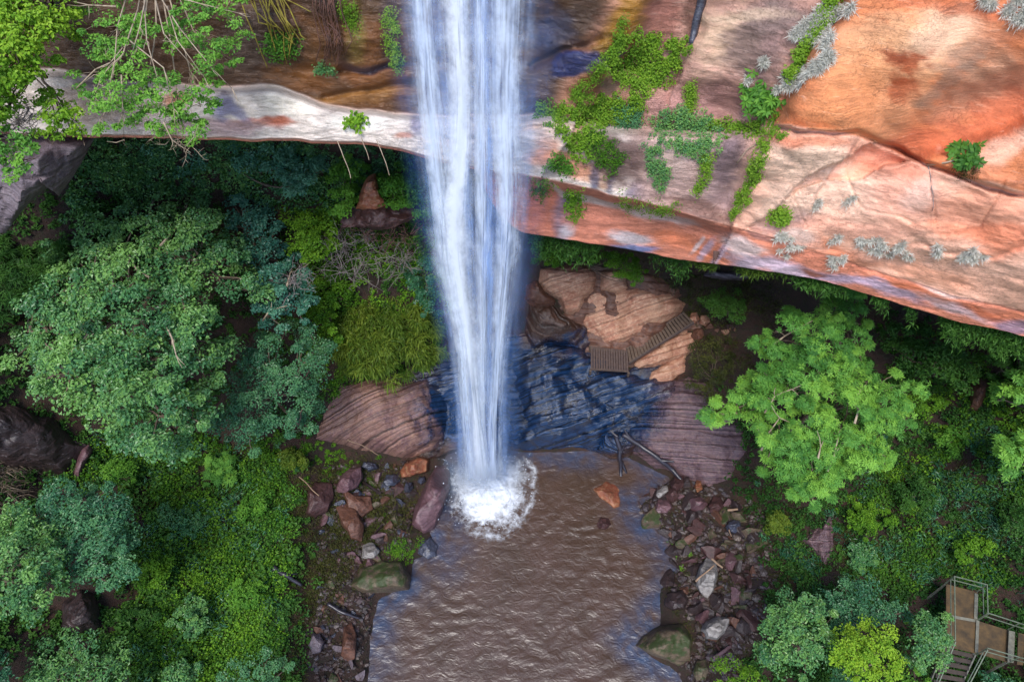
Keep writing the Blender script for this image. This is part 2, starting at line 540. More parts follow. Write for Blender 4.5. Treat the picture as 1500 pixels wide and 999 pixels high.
for s_ in np.linspace(0, 1, 80)[1:]:
    rows_y.append(B1 + (B2 - B1) * s_)
    rr_ = Y1u + (Y1l - Y1u) * sstep(0, .14, s_)
    nose = np.sqrt(np.clip(1 - (1 - s_) ** 2, 0, 1))
    rows_d.append(rr_ + (Y2 - Y1l) * nose * sstep(0.02, .2, s_))
for s_ in np.linspace(0, 1, 60)[1:]:
    rows_y.append(B2 + (B3 - B2) * s_)
    rows_d.append(Y2 + (Y3 - Y2) * sstep(0, .25, s_) + 0.10 * (s_ > 0.02))
RY = np.stack(rows_y, 1); RD = np.stack(rows_d, 1)
CX = np.repeat(cx[:, None], RY.shape[1], 1)
CPt = at_y(CX, RY, RD)
tt = (CPt - CAM)[..., 1] / ray(CX, RY)[..., 1]
disp = np.zeros_like(tt)
wxp, wyp = CX + 14 * fbm(v3(CX * .015, RY * .015), 61, 3), RY + 14 * fbm(v3(CX * .015, RY * .015, 7), 62, 3)
# joints and edges of the sandstone blocks: polyline, step on its left side (m), width, reach
STEPS = [([(1248,-60),(1225,20),(1180,100),(1132,182),(1105,240),(1075,320)], -0.55, 14, 220),
         ([(1560,70),(1430,135),(1340,165),(1280,205)], 0.6, 20, 160),
         ([(1560,150),(1440,200),(1330,235)], -0.5, 12, 120), ([(1400,-40),(1360,60),(1290,140),(1262,190)], .3, 30, 140),
         ([(1035,-60),(1010,60),(1000,90)], -0.35, 8, 90),
         ([(975,-40),(930,60),(885,110),(850,170)], 0.5, 10, 120),
         ([(940,120),(1060,178),(1135,182)], 0.3, 10, 80),
         ([(905,280),(980,306),(1090,330)], 0.15, 8, 60),
         ([(1100,345),(1240,330),(1400,345),(1560,330)], 0.12, 14, 70)]
for pts, amt, wd, reach in STEPS:
    d_, s_ = line_sd(wxp, wyp, pts)
    disp += amt * np.tanh(d_ * s_ / wd) * np.exp(-(d_ / reach) ** 2)
CRACKS = [([(1248,-60),(1225,20),(1180,100),(1132,182)], 7, .55), ([(1130,188),(1250,195),(1300,215),(1345,240),(1420,262),(1520,285)], 4, .5),
          ([(1105,200),(1098,240),(1060,300)], 16, .5), ([(1040,-40),(1020,50)], 8, .4), ([(1560,355),(1440,372),(1330,362)], 3, .15),
          ([(640,195),(760,192),(840,178)], 3, .2), ([(500,100),(580,98)], 6, .4), ([(480,135),(600,128)], 5, .3), ([(780,100),(880,60)], 5, .3),
          ([(1240,235),(1260,300),(1330,330)], 2, .08), ([(1360,240),(1365,330)], 2, .08), ([(1470,255),(1440,330),(1350,350)], 2, .1), ([(1200,250),(1160,290),(1180,330)],2,.08)]
for pts, wd, dep in CRACKS:
    d_, s_ = line_sd(wxp, wyp, pts)
    disp += dep * np.exp(-(d_ / wd) ** 2)
upper = sstep(0, -25, RY - B1[:, None])
upP = sstep(3, -3, RY - B1[:, None])
Q = CPt
disp += 0.55 * fbm(Q * A([.22, .22, .3]), 71, 3) * (0.35 + .65 * upper) + .38 * fbm(Q * A([.42, .42, .6]), 72, 2) * (1 - upper) * sstep(1000, 1150, CX)
calm = 1 - .55 * sstep(1120, 1200, CX) * upper
disp += 0.16 * calm * fbm(Q * A([.8, .8, 1.3]), 73, 4)
disp += calm * (0.04 * fbm(Q * A([1.2, 1.2, 6.0]), 75, 4) + 0.03 * fbm(Q * 5.0, 77, 3))
wetz = sstep(450, 520, CX) * sstep(960, 880, CX) * upper
left = sstep(900, 700, CX) * upper
bedz = Q[..., 2] + .9 * fbm(Q * .3, 81, 3)
disp += left * .10 * (np.abs(((bedz / 1.1) % 1) - .5) * 2 - .5) * sstep(-.2, .3, fbm(Q * .4, 83, 2)) + left * .32 * fbm(Q * A([.45, .45, .9]), 82, 5)
# lip edges stay crisp: shrink displacement of the noise near B3/B2 rows on the far left/middle
TT = tt + disp
Pc = CAM + ray(CX, RY) * TT[..., None]
# painted-by-nature colour zones, anchored on the rock
base = np.zeros(CX.shape + (3,)); base[:] = lin((196, 138, 112))
wetA = np.zeros(CX.shape)
PX, PY = wxp, wyp
nz1 = fbm(Q * A([.7, .7, .9]), 91, 4); nz2 = fbm(Q * A([2.4, 2.4, 5.]), 92, 4)
def paint(c, wgt, k=1.0):
    global base
    wgt = np.clip(wgt, 0, 1)[..., None]
    base = base * (1 - wgt) + A(lin(c, k)) * wgt
def blob(cx_, cy_, rx, ry, ang, c, s=1.0, soft=.55, wet=None, rag=.5):
    global wetA
    a = radians(ang)
    dx, dy = PX - cx_, PY - cy_
    u_ = (dx * cos(a) + dy * sin(a)) / rx; v_ = (-dx * sin(a) + dy * cos(a)) / ry
    d_ = np.hypot(u_, v_) + rag * (nz1 * .6 + nz2 * .6)
    wg = s * sstep(1 + soft * .5, 1 - soft, d_)
    paint(c, wg)
    if wet is not None: wetA = wetA * (1 - wg) + wet * wg
U = upper > .5
# upper right orange face
paint((206, 122, 78), sstep(1120, 1180, PX + .35 * (PY - 100)) * upP)
blob(1280, 120, 90, 130, 30, (216, 150, 108), .8)
blob(1330, 70, 130, 60, -12, (218, 164, 122), .8)
blob(1380, 50, 80, 36, -25, (226, 188, 160), .7)
blob(1240, 150, 60, 120, 38, (212, 132, 82), .7)
blob(1450, 130, 110, 40, -28, (186, 150, 126), .6)
blob(1420, 80, 60, 22, -25, (150, 120, 104), .6)
blob(1390, 120, 60, 14, -35, (140, 112, 96), .6)
blob(1330, 92, 48, 22, -30, (160, 74, 36), .9, rag=1.2)
blob(1308, 80, 18, 12, -10, (140, 62, 30), .9, rag=1.2)
blob(1320, 125, 40, 18, -30, (176, 84, 46), .8, rag=1.0)
blob(1350, 210, 110, 30, -25, (186, 96, 62), .9)
blob(1460, 180, 110, 35, -28, (196, 104, 70), .8)
blob(1470, 215, 80, 18, -28, (228, 176, 150), .8)
blob(1450, 250, 80, 14, 12, (206, 128, 92), .8)
blob(1480, 30, 60, 40, 0, (212, 128, 90), .6)
blob(1400, 10, 120, 14, 8, (200, 104, 66), .7)
# middle upper block
zone = sstep(890, 960, PX) * sstep(1245, 1190, PX + .55 * PY) * upP
paint((176, 132, 118), zone)
blob(1060, 60, 60, 60, 0, (196, 164, 136), .8)
blob(1110, 70, 60, 80, 40, (112, 90, 88), .8)
blob(1130, 30, 60, 26, 0, (132, 110, 104), .7)
blob(1060, 150, 70, 36, 10, (126, 88, 84), .8)
blob(990, 165, 60, 40, 0, (178, 130, 124), .8)
blob(965, 25, 40, 50, 10, (160, 104, 90), .9)
blob(1015, 20, 12, 60, 12, (110, 74, 64), .9)
blob(1090, 25, 70, 10, 0, (206, 176, 150), .6)
# wet rock behind the fall and to its left
zl = sstep(905, 850, PX + .55 * (PY - 40)) * upP
paint((78, 54, 34), zl); wetA = np.maximum(wetA, zl * .9)
blob(910, 40, 26, 90, 25, (150, 104, 26), .95, wet=.8)
blob(880, 90, 18, 50, 30, (126, 92, 28), .8, wet=.8)
blob(850, 30, 40, 40, 0, (64, 46, 36), .7, wet=1)
blob(815, 50, 30, 40, 0, (60, 66, 90), .6, wet=1)
blob(840, 98, 44, 18, -18, (48, 54, 96), 1, wet=1, soft=.2, rag=.25)
blob(885, 92, 34, 9, -30, (104, 96, 116), .9, wet=.8)
blob(862, 130, 40, 16, -25, (112, 64, 40), .8)
blob(895, 125, 18, 30, 10, (98, 88, 78), .7)
blob(540, 90, 60, 80, 0, (112, 68, 30), .8, wet=.9)
blob(430, 110, 70, 26, 5, (128, 78, 32), .7, wet=.8)
blob(570, 50, 14, 80, 3, (60, 44, 36), .7, wet=.9)
blob(500, 80, 12, 60, -5, (66, 46, 36), .7, wet=.9)
blob(470, 40, 60, 60, 0, (104, 66, 32), .8, wet=.8)
blob(520, 40, 18, 60, 10, (112, 96, 40), .7, wet=.8)
blob(530, 105, 70, 18, 0, (122, 76, 40), .8, wet=.8)
blob(520, 140, 80, 12, 0, (140, 96, 48), .8, wet=.8)
blob(550, 98, 60, 7, 4, (66, 60, 76), .8, wet=1)
blob(470, 10, 40, 20, 0, (70, 56, 50), .6)
blob(380, 60, 60, 60, 0, (74, 58, 50), .9)
# pale ledge
ledge = sstep(-3, 3, RY - B1[:, None]) * sstep(4, -2, RY - B2[:, None])
lw = ledge * sstep(990, 900, PX)
paint((206, 192, 184), lw); wetA = wetA * (1 - lw)
for q in [(430,150,40,26,10,(226,214,200)),(380,185,60,9,0,(190,118,96)),(410,182,26,9,5,(176,92,64)),(300,190,120,14,0,(160,134,136)),(330,155,20,24,30,(112,110,140)),(350,160,12,30,-35,(120,116,140)),
          (150,150,90,40,0,(176,152,142)),(80,108,40,20,10,(206,190,178)),(250,145,30,20,0,(190,130,100)),(590,205,16,6,0,(180,130,112)),(530,178,60,14,0,(222,214,206)),(610,185,12,20,0,(140,130,150)),
          (800,190,50,10,0,(226,196,176)),(790,225,30,26,0,(206,136,104)),(840,245,46,16,14,(208,140,106)),(880,265,34,10,12,(218,178,150)),(866,258,9,26,5,(84,88,112)),(893,262,8,26,10,(74,84,116)),(935,285,34,18,14,(54,66,100)),(905,275,16,14,10,(224,206,196)),
          (740,215,60,26,0,(206,198,200)),(850,205,22,20,0,(216,170,140)),(970,300,26,12,10,(70,72,90))]:
    b0 = base.copy(); blob(*q, .9); base = b0 + (base - b0) * ledge[..., None]
# block below the ledge line, right of centre
mid = ledge * sstep(900, 960, PX) * sstep(1125, 1085, PX + .4 * (PY - 230))
paint((184, 150, 142), mid)
blob(900, 235, 60, 40, 20, (88, 62, 58), .9)
blob(985, 230, 40, 40, 20, (196, 168, 158), .7)
blob(1065, 245, 26, 60, 25, (112, 92, 98), .9)
blob(1060, 290, 46, 18, 20, (170, 140, 140), .8)
blob(1020, 310, 60, 16, 15, (120, 84, 74), .8)
# lower right pink face
lowr = sstep(1085, 1130, PX + .4 * (PY - 230)) * sstep(-3, 3, RY - B1[:, None])
paint((214, 164, 142), lowr)
for q in [(1185,245,80,50,0,(232,196,174),1),(1240,280,100,44,0,(230,190,170),.9),(1150,300,60,30,0,(226,188,168),.9),(1330,280,70,50,0,(212,150,130),.8),(1345,285,40,20,-30,(222,186,172),.6),(1290,235,60,20,20,(206,134,110),.8),(1440,310,80,40,0,(206,140,114),.8),
          (1480,350,60,26,0,(202,118,86),.8),(1400,340,90,14,4,(200,120,88),.6),(1140,205,40,14,0,(198,120,92),.8),(1190,205,60,10,3,(206,128,98),.8),(1150,330,50,18,0,(150,120,122),.7),(1250,340,120,14,3,(206,150,130),.7),
          (1220,370,90,14,14,(208,124,90),.8),(1360,400,90,14,16,(216,150,122),.7),(1300,375,60,14,0,(196,150,132),.7),(1460,390,60,12,5,(214,170,150),.7),(1170,350,40,12,20,(206,186,178),.7)]:
    b0 = base.copy(); blob(*q); base = b0 + (base - b0) * np.clip(lowr + .0, 0, 1)[..., None]
# lip band
band = sstep(-2, 4, RY - B2[:, None])
paint((196, 122, 98), band)
for q in [(800,310,40,40,0,(190,112,90),.9),(830,320,16,46,5,(112,104,124),.9),(835,345,14,12,0,(186,180,188),.8),(870,330,50,30,10,(196,122,100),.8),(850,290,60,6,15,(206,190,184),.8),(925,350,36,10,10,(208,196,200),.9),(930,364,34,6,10,(84,106,150),.9),
          (985,355,40,16,15,(204,118,84),.9),(960,318,60,8,16,(196,176,172),.8),(1040,375,50,12,8,(206,120,84),.9),(1035,372,7,22,25,(180,160,180),.8),(1055,374,6,22,25,(186,166,184),.8),(1020,366,5,18,25,(216,196,196),.8),(1090,360,40,14,20,(206,190,190),.8),
          (1130,388,70,14,8,(176,160,178),.9),(1230,405,80,9,14,(156,140,164),.9),(1190,394,26,5,14,(120,66,46),.9),(1300,425,70,10,20,(150,132,152),.9),(1330,420,40,8,16,(172,96,66),.9),(1400,450,60,10,18,(188,160,166),.9),(1390,425,60,9,18,(214,190,184),.8),(1440,455,40,8,18,(190,104,72),.9),(1490,480,40,10,18,(124,104,124),.9),(1480,462,30,7,15,(196,116,86),.8),(1110,340,30,8,20,(96,80,84),.6)]:
    b0 = base.copy(); blob(*q); base = b0 + (base - b0) * band[..., None]
base *= (1 + .16 * nz1 + .14 * nz2)[..., None]
base *= A([1.14, 1.10, 1.06]) ** np.clip(lowr, 0, 1)[..., None]
# underside and back wall, closing the recess
last = Pc[:, -1]
nV = Pc.shape[1]
back = []
for dy_, dz_ in ((.25, .05), (.8, .3), (2, .6), (5, 1.2), (9, 2.0), (14, 2.6), (19, 3.0)):
    p = last.copy(); p[:, 1] += dy_; p[:, 2] += dz_
    p[:, 2] += .3 * fbm(p * .4, 95, 3) * min(1, dy_)
    back.append(p)
topb = []
for dy_, dz_ in ((16, 9), (7, 6.0), (3, 3.4)):
    p = Pc[:, 0].copy(); p[:, 1] += dy_; p[:, 2] += dz_; p[:, 2] += .5 * fbm(p * .3, 96, 3)
    topb.append(p)
ALL = np.concatenate([np.stack(topb, 1), Pc, np.stack(back, 1)], 1)
def padc(a, c0, c1):
    return np.concatenate([np.repeat(a[:, :1], 3, 1) if c0 is None else np.broadcast_to(c0, (NX, 3) + a.shape[2:]), a, np.broadcast_to(c1, (NX, 7) + a.shape[2:])], 1)
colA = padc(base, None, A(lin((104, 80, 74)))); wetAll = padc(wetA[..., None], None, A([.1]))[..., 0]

m, t, out = new_mat('sandstone_cliff')
N = NT(t)
P = N.n('TexCoord').outputs['Object']
zone_c = N.n('Attribute', attribute_name='zone').outputs['Color']
wet_c = N.n('Attribute', attribute_name='wet').outputs['Fac']
nA = N.noise(N.scale3(P, (1, 1, 2.2)), 1.3, 8, 0.65, 0.5)
nB = N.noise(N.scale3(P, (1.2, 1.2, 9)), 1.1, 7, 0.7, 0.8)
nC = N.noise(P, 14, 5, 0.7)
nD = N.noise(N.scale3(P, (1, 1, 2.5)), 34, 4, 0.75)
nS = N.noise(N.scale3(P, (3.2, 3.2, .25)), 1.2, 6, 0.65, 0.3)
g = N.math('MULTIPLY', N.mapr(nA, .3, .7, .80, 1.18), N.math('MULTIPLY', N.mapr(nB, .3, .7, .86, 1.12), N.math('MULTIPLY', N.mapr(nC, .25, .75, .82, 1.18), N.mapr(nD, .3, .7, .84, 1.14))))
cg = N.n('CombineColor')
for k in range(3): N.put(cg.inputs[k], g)
col = N.mix(1.0, zone_c, cg.outputs[0], 'MULTIPLY')
col = N.mix(N.math('MULTIPLY', N.mapr(nS, .60, .78), .34), col, lin((92, 72, 70)))
col = N.mix(N.math('MULTIPLY', N.mapr(nB, .58, .72), .28), col, lin((226, 206, 190)))
vo = N.n('TexVoronoi', feature='DISTANCE_TO_EDGE')
N.put(vo.inputs['Vector'], N.vmath('ADD', N.scale3(P, (.55, .55, .9)), N.vmath('MULTIPLY', N.noise(P, 1.6, 5, .65, 0, 'Color'), (.9, .9, .9))))
crk = N.math('MULTIPLY', N.mapr(vo.outputs['Distance'], .0, .018, 1, 0), N.mapr(N.noise(P, .35, 3), .48, .6))
col = N.mix(N.math('MULTIPLY', crk, .6), col, lin((80, 50, 42)))
h = N.math('ADD', N.math('MULTIPLY', nA, .5), N.math('ADD', N.math('MULTIPLY', nB, .5), N.math('MULTIPLY', nC, .35)))
bdv = N.math('ADD', N.math('MULTIPLY', N.vmath('DOT_PRODUCT', P, (-.22, .15, 1)), 3.4), N.math('MULTIPLY', N.noise(P, .5, 5, .6), 2.6))
b1 = N.n('TexNoise', noise_dimensions='1D'); N.put(b1.inputs['W'], bdv)
b1.inputs['Scale'].default_value = 1.6; b1.inputs['Detail'].default_value = 4; b1.inputs['Roughness'].default_value = .75
bl_ = N.math('MULTIPLY', N.mapr(N.math('ABSOLUTE', N.math('SUBTRACT', b1.outputs[0], .5)), 0, .035, 1, 0), N.mapr(N.noise(P, .8, 4, .6), .47, .62))
col = N.mix(N.math('MULTIPLY', bl_, .26), col, lin((112, 70, 56)))
pit = N.math('MULTIPLY', N.mapr(N.noise(N.scale3(P, (1, 1, 1.8)), 7.0, 5, .8), .62, .70), N.mapr(N.noise(P, .45, 3), .45, .6))
col = N.mix(N.math('MULTIPLY', pit, .5), col, lin((120, 74, 58)))
h = N.math('SUBTRACT', h, N.math('ADD', N.math('MULTIPLY', bl_, .18), N.math('MULTIPLY', pit, .35)))
h = N.math('SUBTRACT', h, N.math('MULTIPLY', crk, .6))
bs = N.bsdf(col, N.mapr(wet_c, 0, 1, .78, .3), N.bump(h, .75, .14), .45)
t.links.new(bs.outputs[0], out.inputs[0])
f = grid_faces(NX, ALL.shape[1])
build('cliff', ALL, f, m, kind='structure', attrs={'zone': colA.reshape(-1, 3), 'wet': wetAll.ravel()},
      label='overhanging orange and pink sandstone cliff with a pale ledge along its lip')
# points on the cliff from photograph positions
def cliff_pt(px, py):
    px, py = np.broadcast_arrays(A(px), A(py))
    fi = np.clip((px - cx[0]) / (cx[1] - cx[0]), 0, NX - 1.001)
    i = fi.astype(int)
    yy = RY[i]
    j = np.clip(np.array([np.searchsorted(yy.reshape(-1, nV)[k], py.ravel()[k]) for k in range(px.size)]).reshape(px.shape), 1, nV - 1)
    y0 = RY[i, j - 1]; y1 = RY[i, j]
    a = np.clip((py - y0) / (y1 - y0 + 1e-9), 0, 1)
    return CAM + ray(px, py) * (TT[i, j - 1] * (1 - a) + TT[i, j] * a)[..., None]

# ================================================================== ROCKS
MR = {
 'purple':  rock_mat('purple_rock', lin((92, 65, 71)), lin((110, 82, 87)), lin((71, 48, 51)), .42, freq=7, lines=.35, bump=.6),
 'brown':   rock_mat('brown_rock', lin((87, 57, 45)), lin((106, 71, 57)), lin((62, 40, 35)), .5, freq=7, lines=.35),
 'orange':  rock_mat('orange_rock', lin((137, 84, 56)), lin((121, 65, 48)), lin((154, 117, 87)), .5, freq=5, lines=.3),
 'red':     rock_mat('red_rock', lin((68, 43, 41)), lin((80, 54, 54)), lin((48, 32, 31)), .5, freq=6, lines=.3),
 'blue':    rock_mat('wet_blue_grey_rock', lin((56, 60, 76)), lin((68, 70, 84)), lin((40, 40, 52)), .28, freq=7, lines=.4, spec=.7),
 'pale':    rock_mat('pale_grey_rock', lin((127, 121, 118)), lin((148, 143, 140)), lin((92, 84, 84)), .6, freq=8, lines=.45),
 'mossy':   rock_mat('mossy_rock', lin((87, 71, 59)), lin((106, 92, 74)), lin((65, 51, 43)), .6, freq=6, lines=.35, moss=.8),
 'dark':    rock_mat('dark_wet_rock', lin((48, 39, 40)), lin((65, 51, 51)), lin((34, 28, 29)), .35, freq=7, lines=.4),
 'striped': rock_mat('striped_sandstone', lin((129, 96, 85)), lin((110, 81, 81)), lin((145, 113, 96)), .42, bed=(-.45, .85, .35), freq=5.5, lines=.7, bump=1.0, wob=.9, wet_sky_zone=True),
 'striped2': rock_mat('purple_striped_sandstone', lin((104, 80, 84)), lin((88, 68, 76)), lin((124, 98, 94)), .36, bed=(.06, .85, .5), freq=7, lines=.7, bump=1.0, wob=1.5, wet_sky_zone=True),
 'wetblue': rock_mat('wet_dark_blue_rock', lin((72, 58, 70)), lin((56, 46, 56)), lin((92, 74, 84)), .22, bed=(-.3, .85, .45), freq=5, lines=.8, bump=.9, wob=1.6, wet_sky_zone=True, spec=.8),
 'beige':   rock_mat('beige_sandstone', lin((170, 128, 104)), lin((150, 100, 80)), lin((188, 152, 128)), .6, bed=(-.3, .8, .5), freq=5, lines=.45, bump=.9, wob=1.2),
 'wetbrown': rock_mat('wet_brown_rock', lin((59, 40, 32)), lin((74, 51, 42)), lin((40, 29, 28)), .3, bed=(0, -.3, 1), freq=6, lines=.5, bump=.9, wet_sky_zone=True),
 'grey':    rock_mat('grey_purple_rock', lin((99, 87, 95)), lin((115, 102, 107)), lin((76, 62, 67)), .55, bed=(.4, .1, 1), freq=6, lines=.5, bump=.9),
}
def unit_(v): return v / (np.linalg.norm(v, axis=-1, keepdims=True) + 1e-9)
def rock_patch(name, poly, h, mat, label, cat='rock', facets=(), p=3.0, tilt=(0, 0), terr=None, rough=.12, seed=0, nr=22, na=84, sink=.3, group=None, cen=None, jag=.035, parent=None, big=0.0, zb=None, tb=None):
    """a solid rock: outline at the ground, domed and faceted top rising h metres, buried sides"""
    poly = A(poly)
    c = A(cen) if cen is not None else poly.mean(0)
    # resample the outline by angle-free arc length
    pp = np.concatenate([poly, poly[:1]])
    L = np.concatenate([[0], np.cumsum(np.hypot(*np.diff(pp, axis=0).T))])
    s = np.linspace(0, L[-1], na, endpoint=False)
    ox = np.interp(s, L, pp[:, 0]); oy = np.interp(s, L, pp[:, 1])
    size = L[-1] / 2 / pi
    k = np.arange(na) * 2 * pi / na
    jj = 1 + jag * fbm(v3(np.cos(k) * 2.2, np.sin(k) * 2.2, seed), seed, 4) * 2.5
    ox = c[0] + (ox - c[0]) * jj; oy = c[1] + (oy - c[1]) * jj
    r = np.concatenate([[0.0], np.linspace(.06, 1, nr)])
    r = 1 - (1 - r) ** 1.25
    PXs = c[0] + r[:, None] * (ox - c[0])[None]; PYs = c[1] + r[:, None] * (oy - c[1])[None]
    qx = (PXs - c[0]) / size; qy = (PYs - c[1]) / size
    prof = 1 - r[:, None] ** p + 0 * qx
    lift = prof * (1 + tilt[0] * qx + tilt[1] * qy)
    for (nx_, ny_, d_, sl) in facets:
        lift = np.minimum(lift, np.maximum(0.02, 1 - sl * np.maximum(0, qx * nx_ + qy * ny_ - d_)) * (1 + tilt[0] * qx + tilt[1] * qy))
    g = on_ground(PXs, PYs)
    zb0 = g[..., 2] if zb is None else np.full(PXs.shape, zb)
    z = zb0 - sink + lift * (h + sink)
    if big: z = z + big * fbm(v3(PXs * .02, PYs * .02, seed), seed + 3, 3) * prof
    W = at_z(PXs, PYs, z) if tb is None else at_t(PXs, PYs, tb - lift * h - big * 2 * fbm(v3(PXs * .02, PYs * .02, seed), seed + 3, 3) * prof)
    env = (1 - r[:, None] ** 6)
    W = W + (rough * v3(fbm(W * 1.3, seed + 5, 4), fbm(W * 1.3 + 31, seed + 6, 4), fbm(W * 1.3 + 77, seed + 7, 4))) * (0.3 + .7 * env[..., None])
    if terr:
        bd, per, amp = terr
        b = A(bd) / np.linalg.norm(bd)
        q = W @ b / per + .35 * fbm(W * .45, seed + 9, 3)
        fr = q - np.floor(q)
        W[..., 2] += amp * (fr - .5) * sstep(1.0, .86, fr) * env + amp * .4 * fbm(v3(q * 3, W[..., 0] * .3, W[..., 1] * .3), seed + 11, 2) * env
    skirt = W[-1].copy()
    if tb is None: skirt[:, 2] -= 1.0
    else: skirt += unit_(skirt - CAM) * 1.5
    ctr = W[0, 0].copy(); cz = ctr[2] - h - 1.4
    V = np.concatenate([W, skirt[None]], 0)
    n1 = V.shape[0]
    V = V.transpose(1, 0, 2)          # around, radius
    f = grid_faces(na, n1, True)[:, ::-1]
    return build(name, V, f, mat, parent, label=label, cat=cat, group=group)

def ell(cx_, cy_, rx, ry, ang=0, n=10, seed=0, jit=.14):
    r = np.random.default_rng(seed + 100)
    a = np.arange(n) * 2 * pi / n + r.normal(0, .12, n)
    rad = 1 + r.normal(0, jit, n)
    x, y = rx * rad * np.cos(a), ry * rad * np.sin(a)
    c, s = cos(radians(ang)), sin(radians(ang))
    return np.stack([cx_ + x * c - y * s, cy_ + x * s + y * c], 1)
def rfac(seed, n=4):
    r = np.random.default_rng(seed + 900)
    return [(cos(a), sin(a), r.uniform(.05, .5), r.uniform(.25, .9)) for a in r.uniform(0, 2 * pi, n)]

# --- large rock masses behind and beside the fall
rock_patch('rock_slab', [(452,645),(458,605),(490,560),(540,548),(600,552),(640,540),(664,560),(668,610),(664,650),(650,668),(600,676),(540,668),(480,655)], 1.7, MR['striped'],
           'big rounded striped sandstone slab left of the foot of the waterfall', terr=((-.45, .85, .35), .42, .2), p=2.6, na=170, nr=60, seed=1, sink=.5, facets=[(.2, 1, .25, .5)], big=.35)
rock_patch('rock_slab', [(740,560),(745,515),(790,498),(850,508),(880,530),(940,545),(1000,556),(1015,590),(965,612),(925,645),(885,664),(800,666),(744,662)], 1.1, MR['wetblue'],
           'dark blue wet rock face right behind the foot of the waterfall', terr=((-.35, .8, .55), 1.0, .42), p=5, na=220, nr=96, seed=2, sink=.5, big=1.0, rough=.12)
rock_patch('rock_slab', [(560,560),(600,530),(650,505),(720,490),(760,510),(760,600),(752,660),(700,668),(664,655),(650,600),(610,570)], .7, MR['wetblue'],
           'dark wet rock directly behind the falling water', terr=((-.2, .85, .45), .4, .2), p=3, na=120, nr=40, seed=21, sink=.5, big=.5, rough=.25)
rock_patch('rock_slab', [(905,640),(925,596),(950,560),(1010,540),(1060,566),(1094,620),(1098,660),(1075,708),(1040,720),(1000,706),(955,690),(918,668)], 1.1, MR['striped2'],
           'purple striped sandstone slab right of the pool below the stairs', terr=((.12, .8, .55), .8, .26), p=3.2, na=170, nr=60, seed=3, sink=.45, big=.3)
rock_patch('rock_slab', [(846,472),(850,440),(868,424),(900,418),(940,414),(985,426),(1008,444),(998,464),(955,488),(918,510),(880,508),(856,496)], .8, MR['beige'],
           'wide pale beige sandstone slab above the boardwalk', terr=((-.2, .7, .6), .55, .10), p=4, na=160, nr=56, seed=4, sink=.3, big=.5)
rock_patch('rock_slab', [(784,414),(790,392),(825,384),(864,386),(880,400),(876,425),(860,440),(852,464),(828,464),(818,440),(796,428)], .9, MR['beige'],
           'rounded pale rock block beside the waterfall under the overhang', p=4, na=120, nr=44, seed=5, sink=.3, facets=[(0, 1, .1, .5)], big=.5, terr=((0, .6, .8), .6, .1))
rock_patch('rock_slab', [(872,430),(878,398),(898,390),(918,402),(926,424),(905,436)], .7, MR['beige'],
           'small pale rock block between the beige slab and the shrubs', p=4, na=80, nr=30, seed=6, sink=.3, big=.3)
rock_patch('rock_slab', [(919,530),(960,506),(1010,476),(1036,486),(1026,512),(990,530),(955,542),(925,544)], .4, MR['beige'],
           'narrow beige rock strip along the lower edge of the stairs', terr=((-.3, .8, .5), .4, .10), p=4, na=120, nr=34, seed=7, sink=.3, big=.3)
rock_patch('rock_slab', [(938,570),(950,545),(985,524),(1010,516),(1010,542),(980,566),(955,576)], .4, MR['beige'],
           'pale beige rock tongue above the purple striped slab', terr=((-.3, .8, .5), .4, .1), p=4, na=100, nr=30, seed=8, sink=.3, big=.3)
rock_patch('rock_slab', [(764,470),(770,440),(800,434),(830,460),(868,480),(870,505),(862,520),(800,512),(766,520)], .9, MR['wetbrown'],
           'wet brown rock ledge between the waterfall and the boardwalk', terr=((0, -.4, 1), .45, .22), p=3, na=130, nr=40, seed=9, sink=.4, big=.4)
rock_patch('rock_slab', [(764,440),(768,415),(786,408),(800,425),(820,442),(812,456),(780,455)], .7, MR['brown'],
           'reddish brown rock at the right edge of the waterfall', p=3, na=80, nr=28, seed=10, sink=.4, big=.3)
rock_patch('rock_slab', [(862,660),(880,630),(925,625),(945,650),(925,672),(890,678)], .9, MR['wetbrown'],
           'wet brown rock under the driftwood at the back of the pool', p=3, na=90, nr=30, seed=11, sink=.4, terr=((0, -.3, 1), .3, .12))
rock_patch('rock_slab', [(-60,330),(-60,200),(20,190),(90,194),(136,204),(120,240),(88,290),(74,272),(40,300),(10,340)], 2.2, MR['grey'],
           'purple grey rock buttress under the leafy overhang at the left', terr=((.5, .1, 1), .5, .16), p=4, na=130, nr=46, seed=12, big=.5, tb=32.0)
rock_patch('rock_slab', [(-60,660),(-60,585),(20,585),(75,605),(120,640),(142,655),(125,680),(104,702),(60,700),(10,690)], 1.2, MR['dark'],
           'dark streaked rock outcrop left of the big tree', terr=((.8, .2, 1), .35, .16), p=3, na=130, nr=46, seed=13, sink=.5, big=.4)
rock_patch('boulder', [(104,700),(108,675),(122,650),(134,644),(142,655),(134,668),(120,690),(112,706)], .7, MR['purple'],
           'narrow pinkish purple boulder at the end of the dark outcrop', p=3, na=60, nr=20, seed=14)
rock_patch('boulder', [(84,925),(92,880),(118,860),(140,868),(150,895),(146,922),(118,932)], 1.1, MR['dark'],
           'dark purple boulder among shrubs at the lower left', p=3, na=70, nr=24, seed=15, facets=rfac(15), terr=((.8, .2, 1), .35, .1))
rock_patch('rock_slab', [(1172,792),(1185,775),(1205,765),(1218,742),(1224,780),(1222,815),(1210,836),(1195,815)], .6, MR['striped2'],
           'violet wet rock patch on the slope below the right tree', p=3, na=70, nr=24, seed=16, terr=((-.1, -.1, 1), .3, .1))
rock_patch('boulder', [(1416,600),(1420,560),(1440,548),(1452,560),(1444,590),(1430,608)], .6, MR['brown'],
           'brown rock exposed on the right slope near the light green tree', p=3, na=60, nr=20, seed=17)
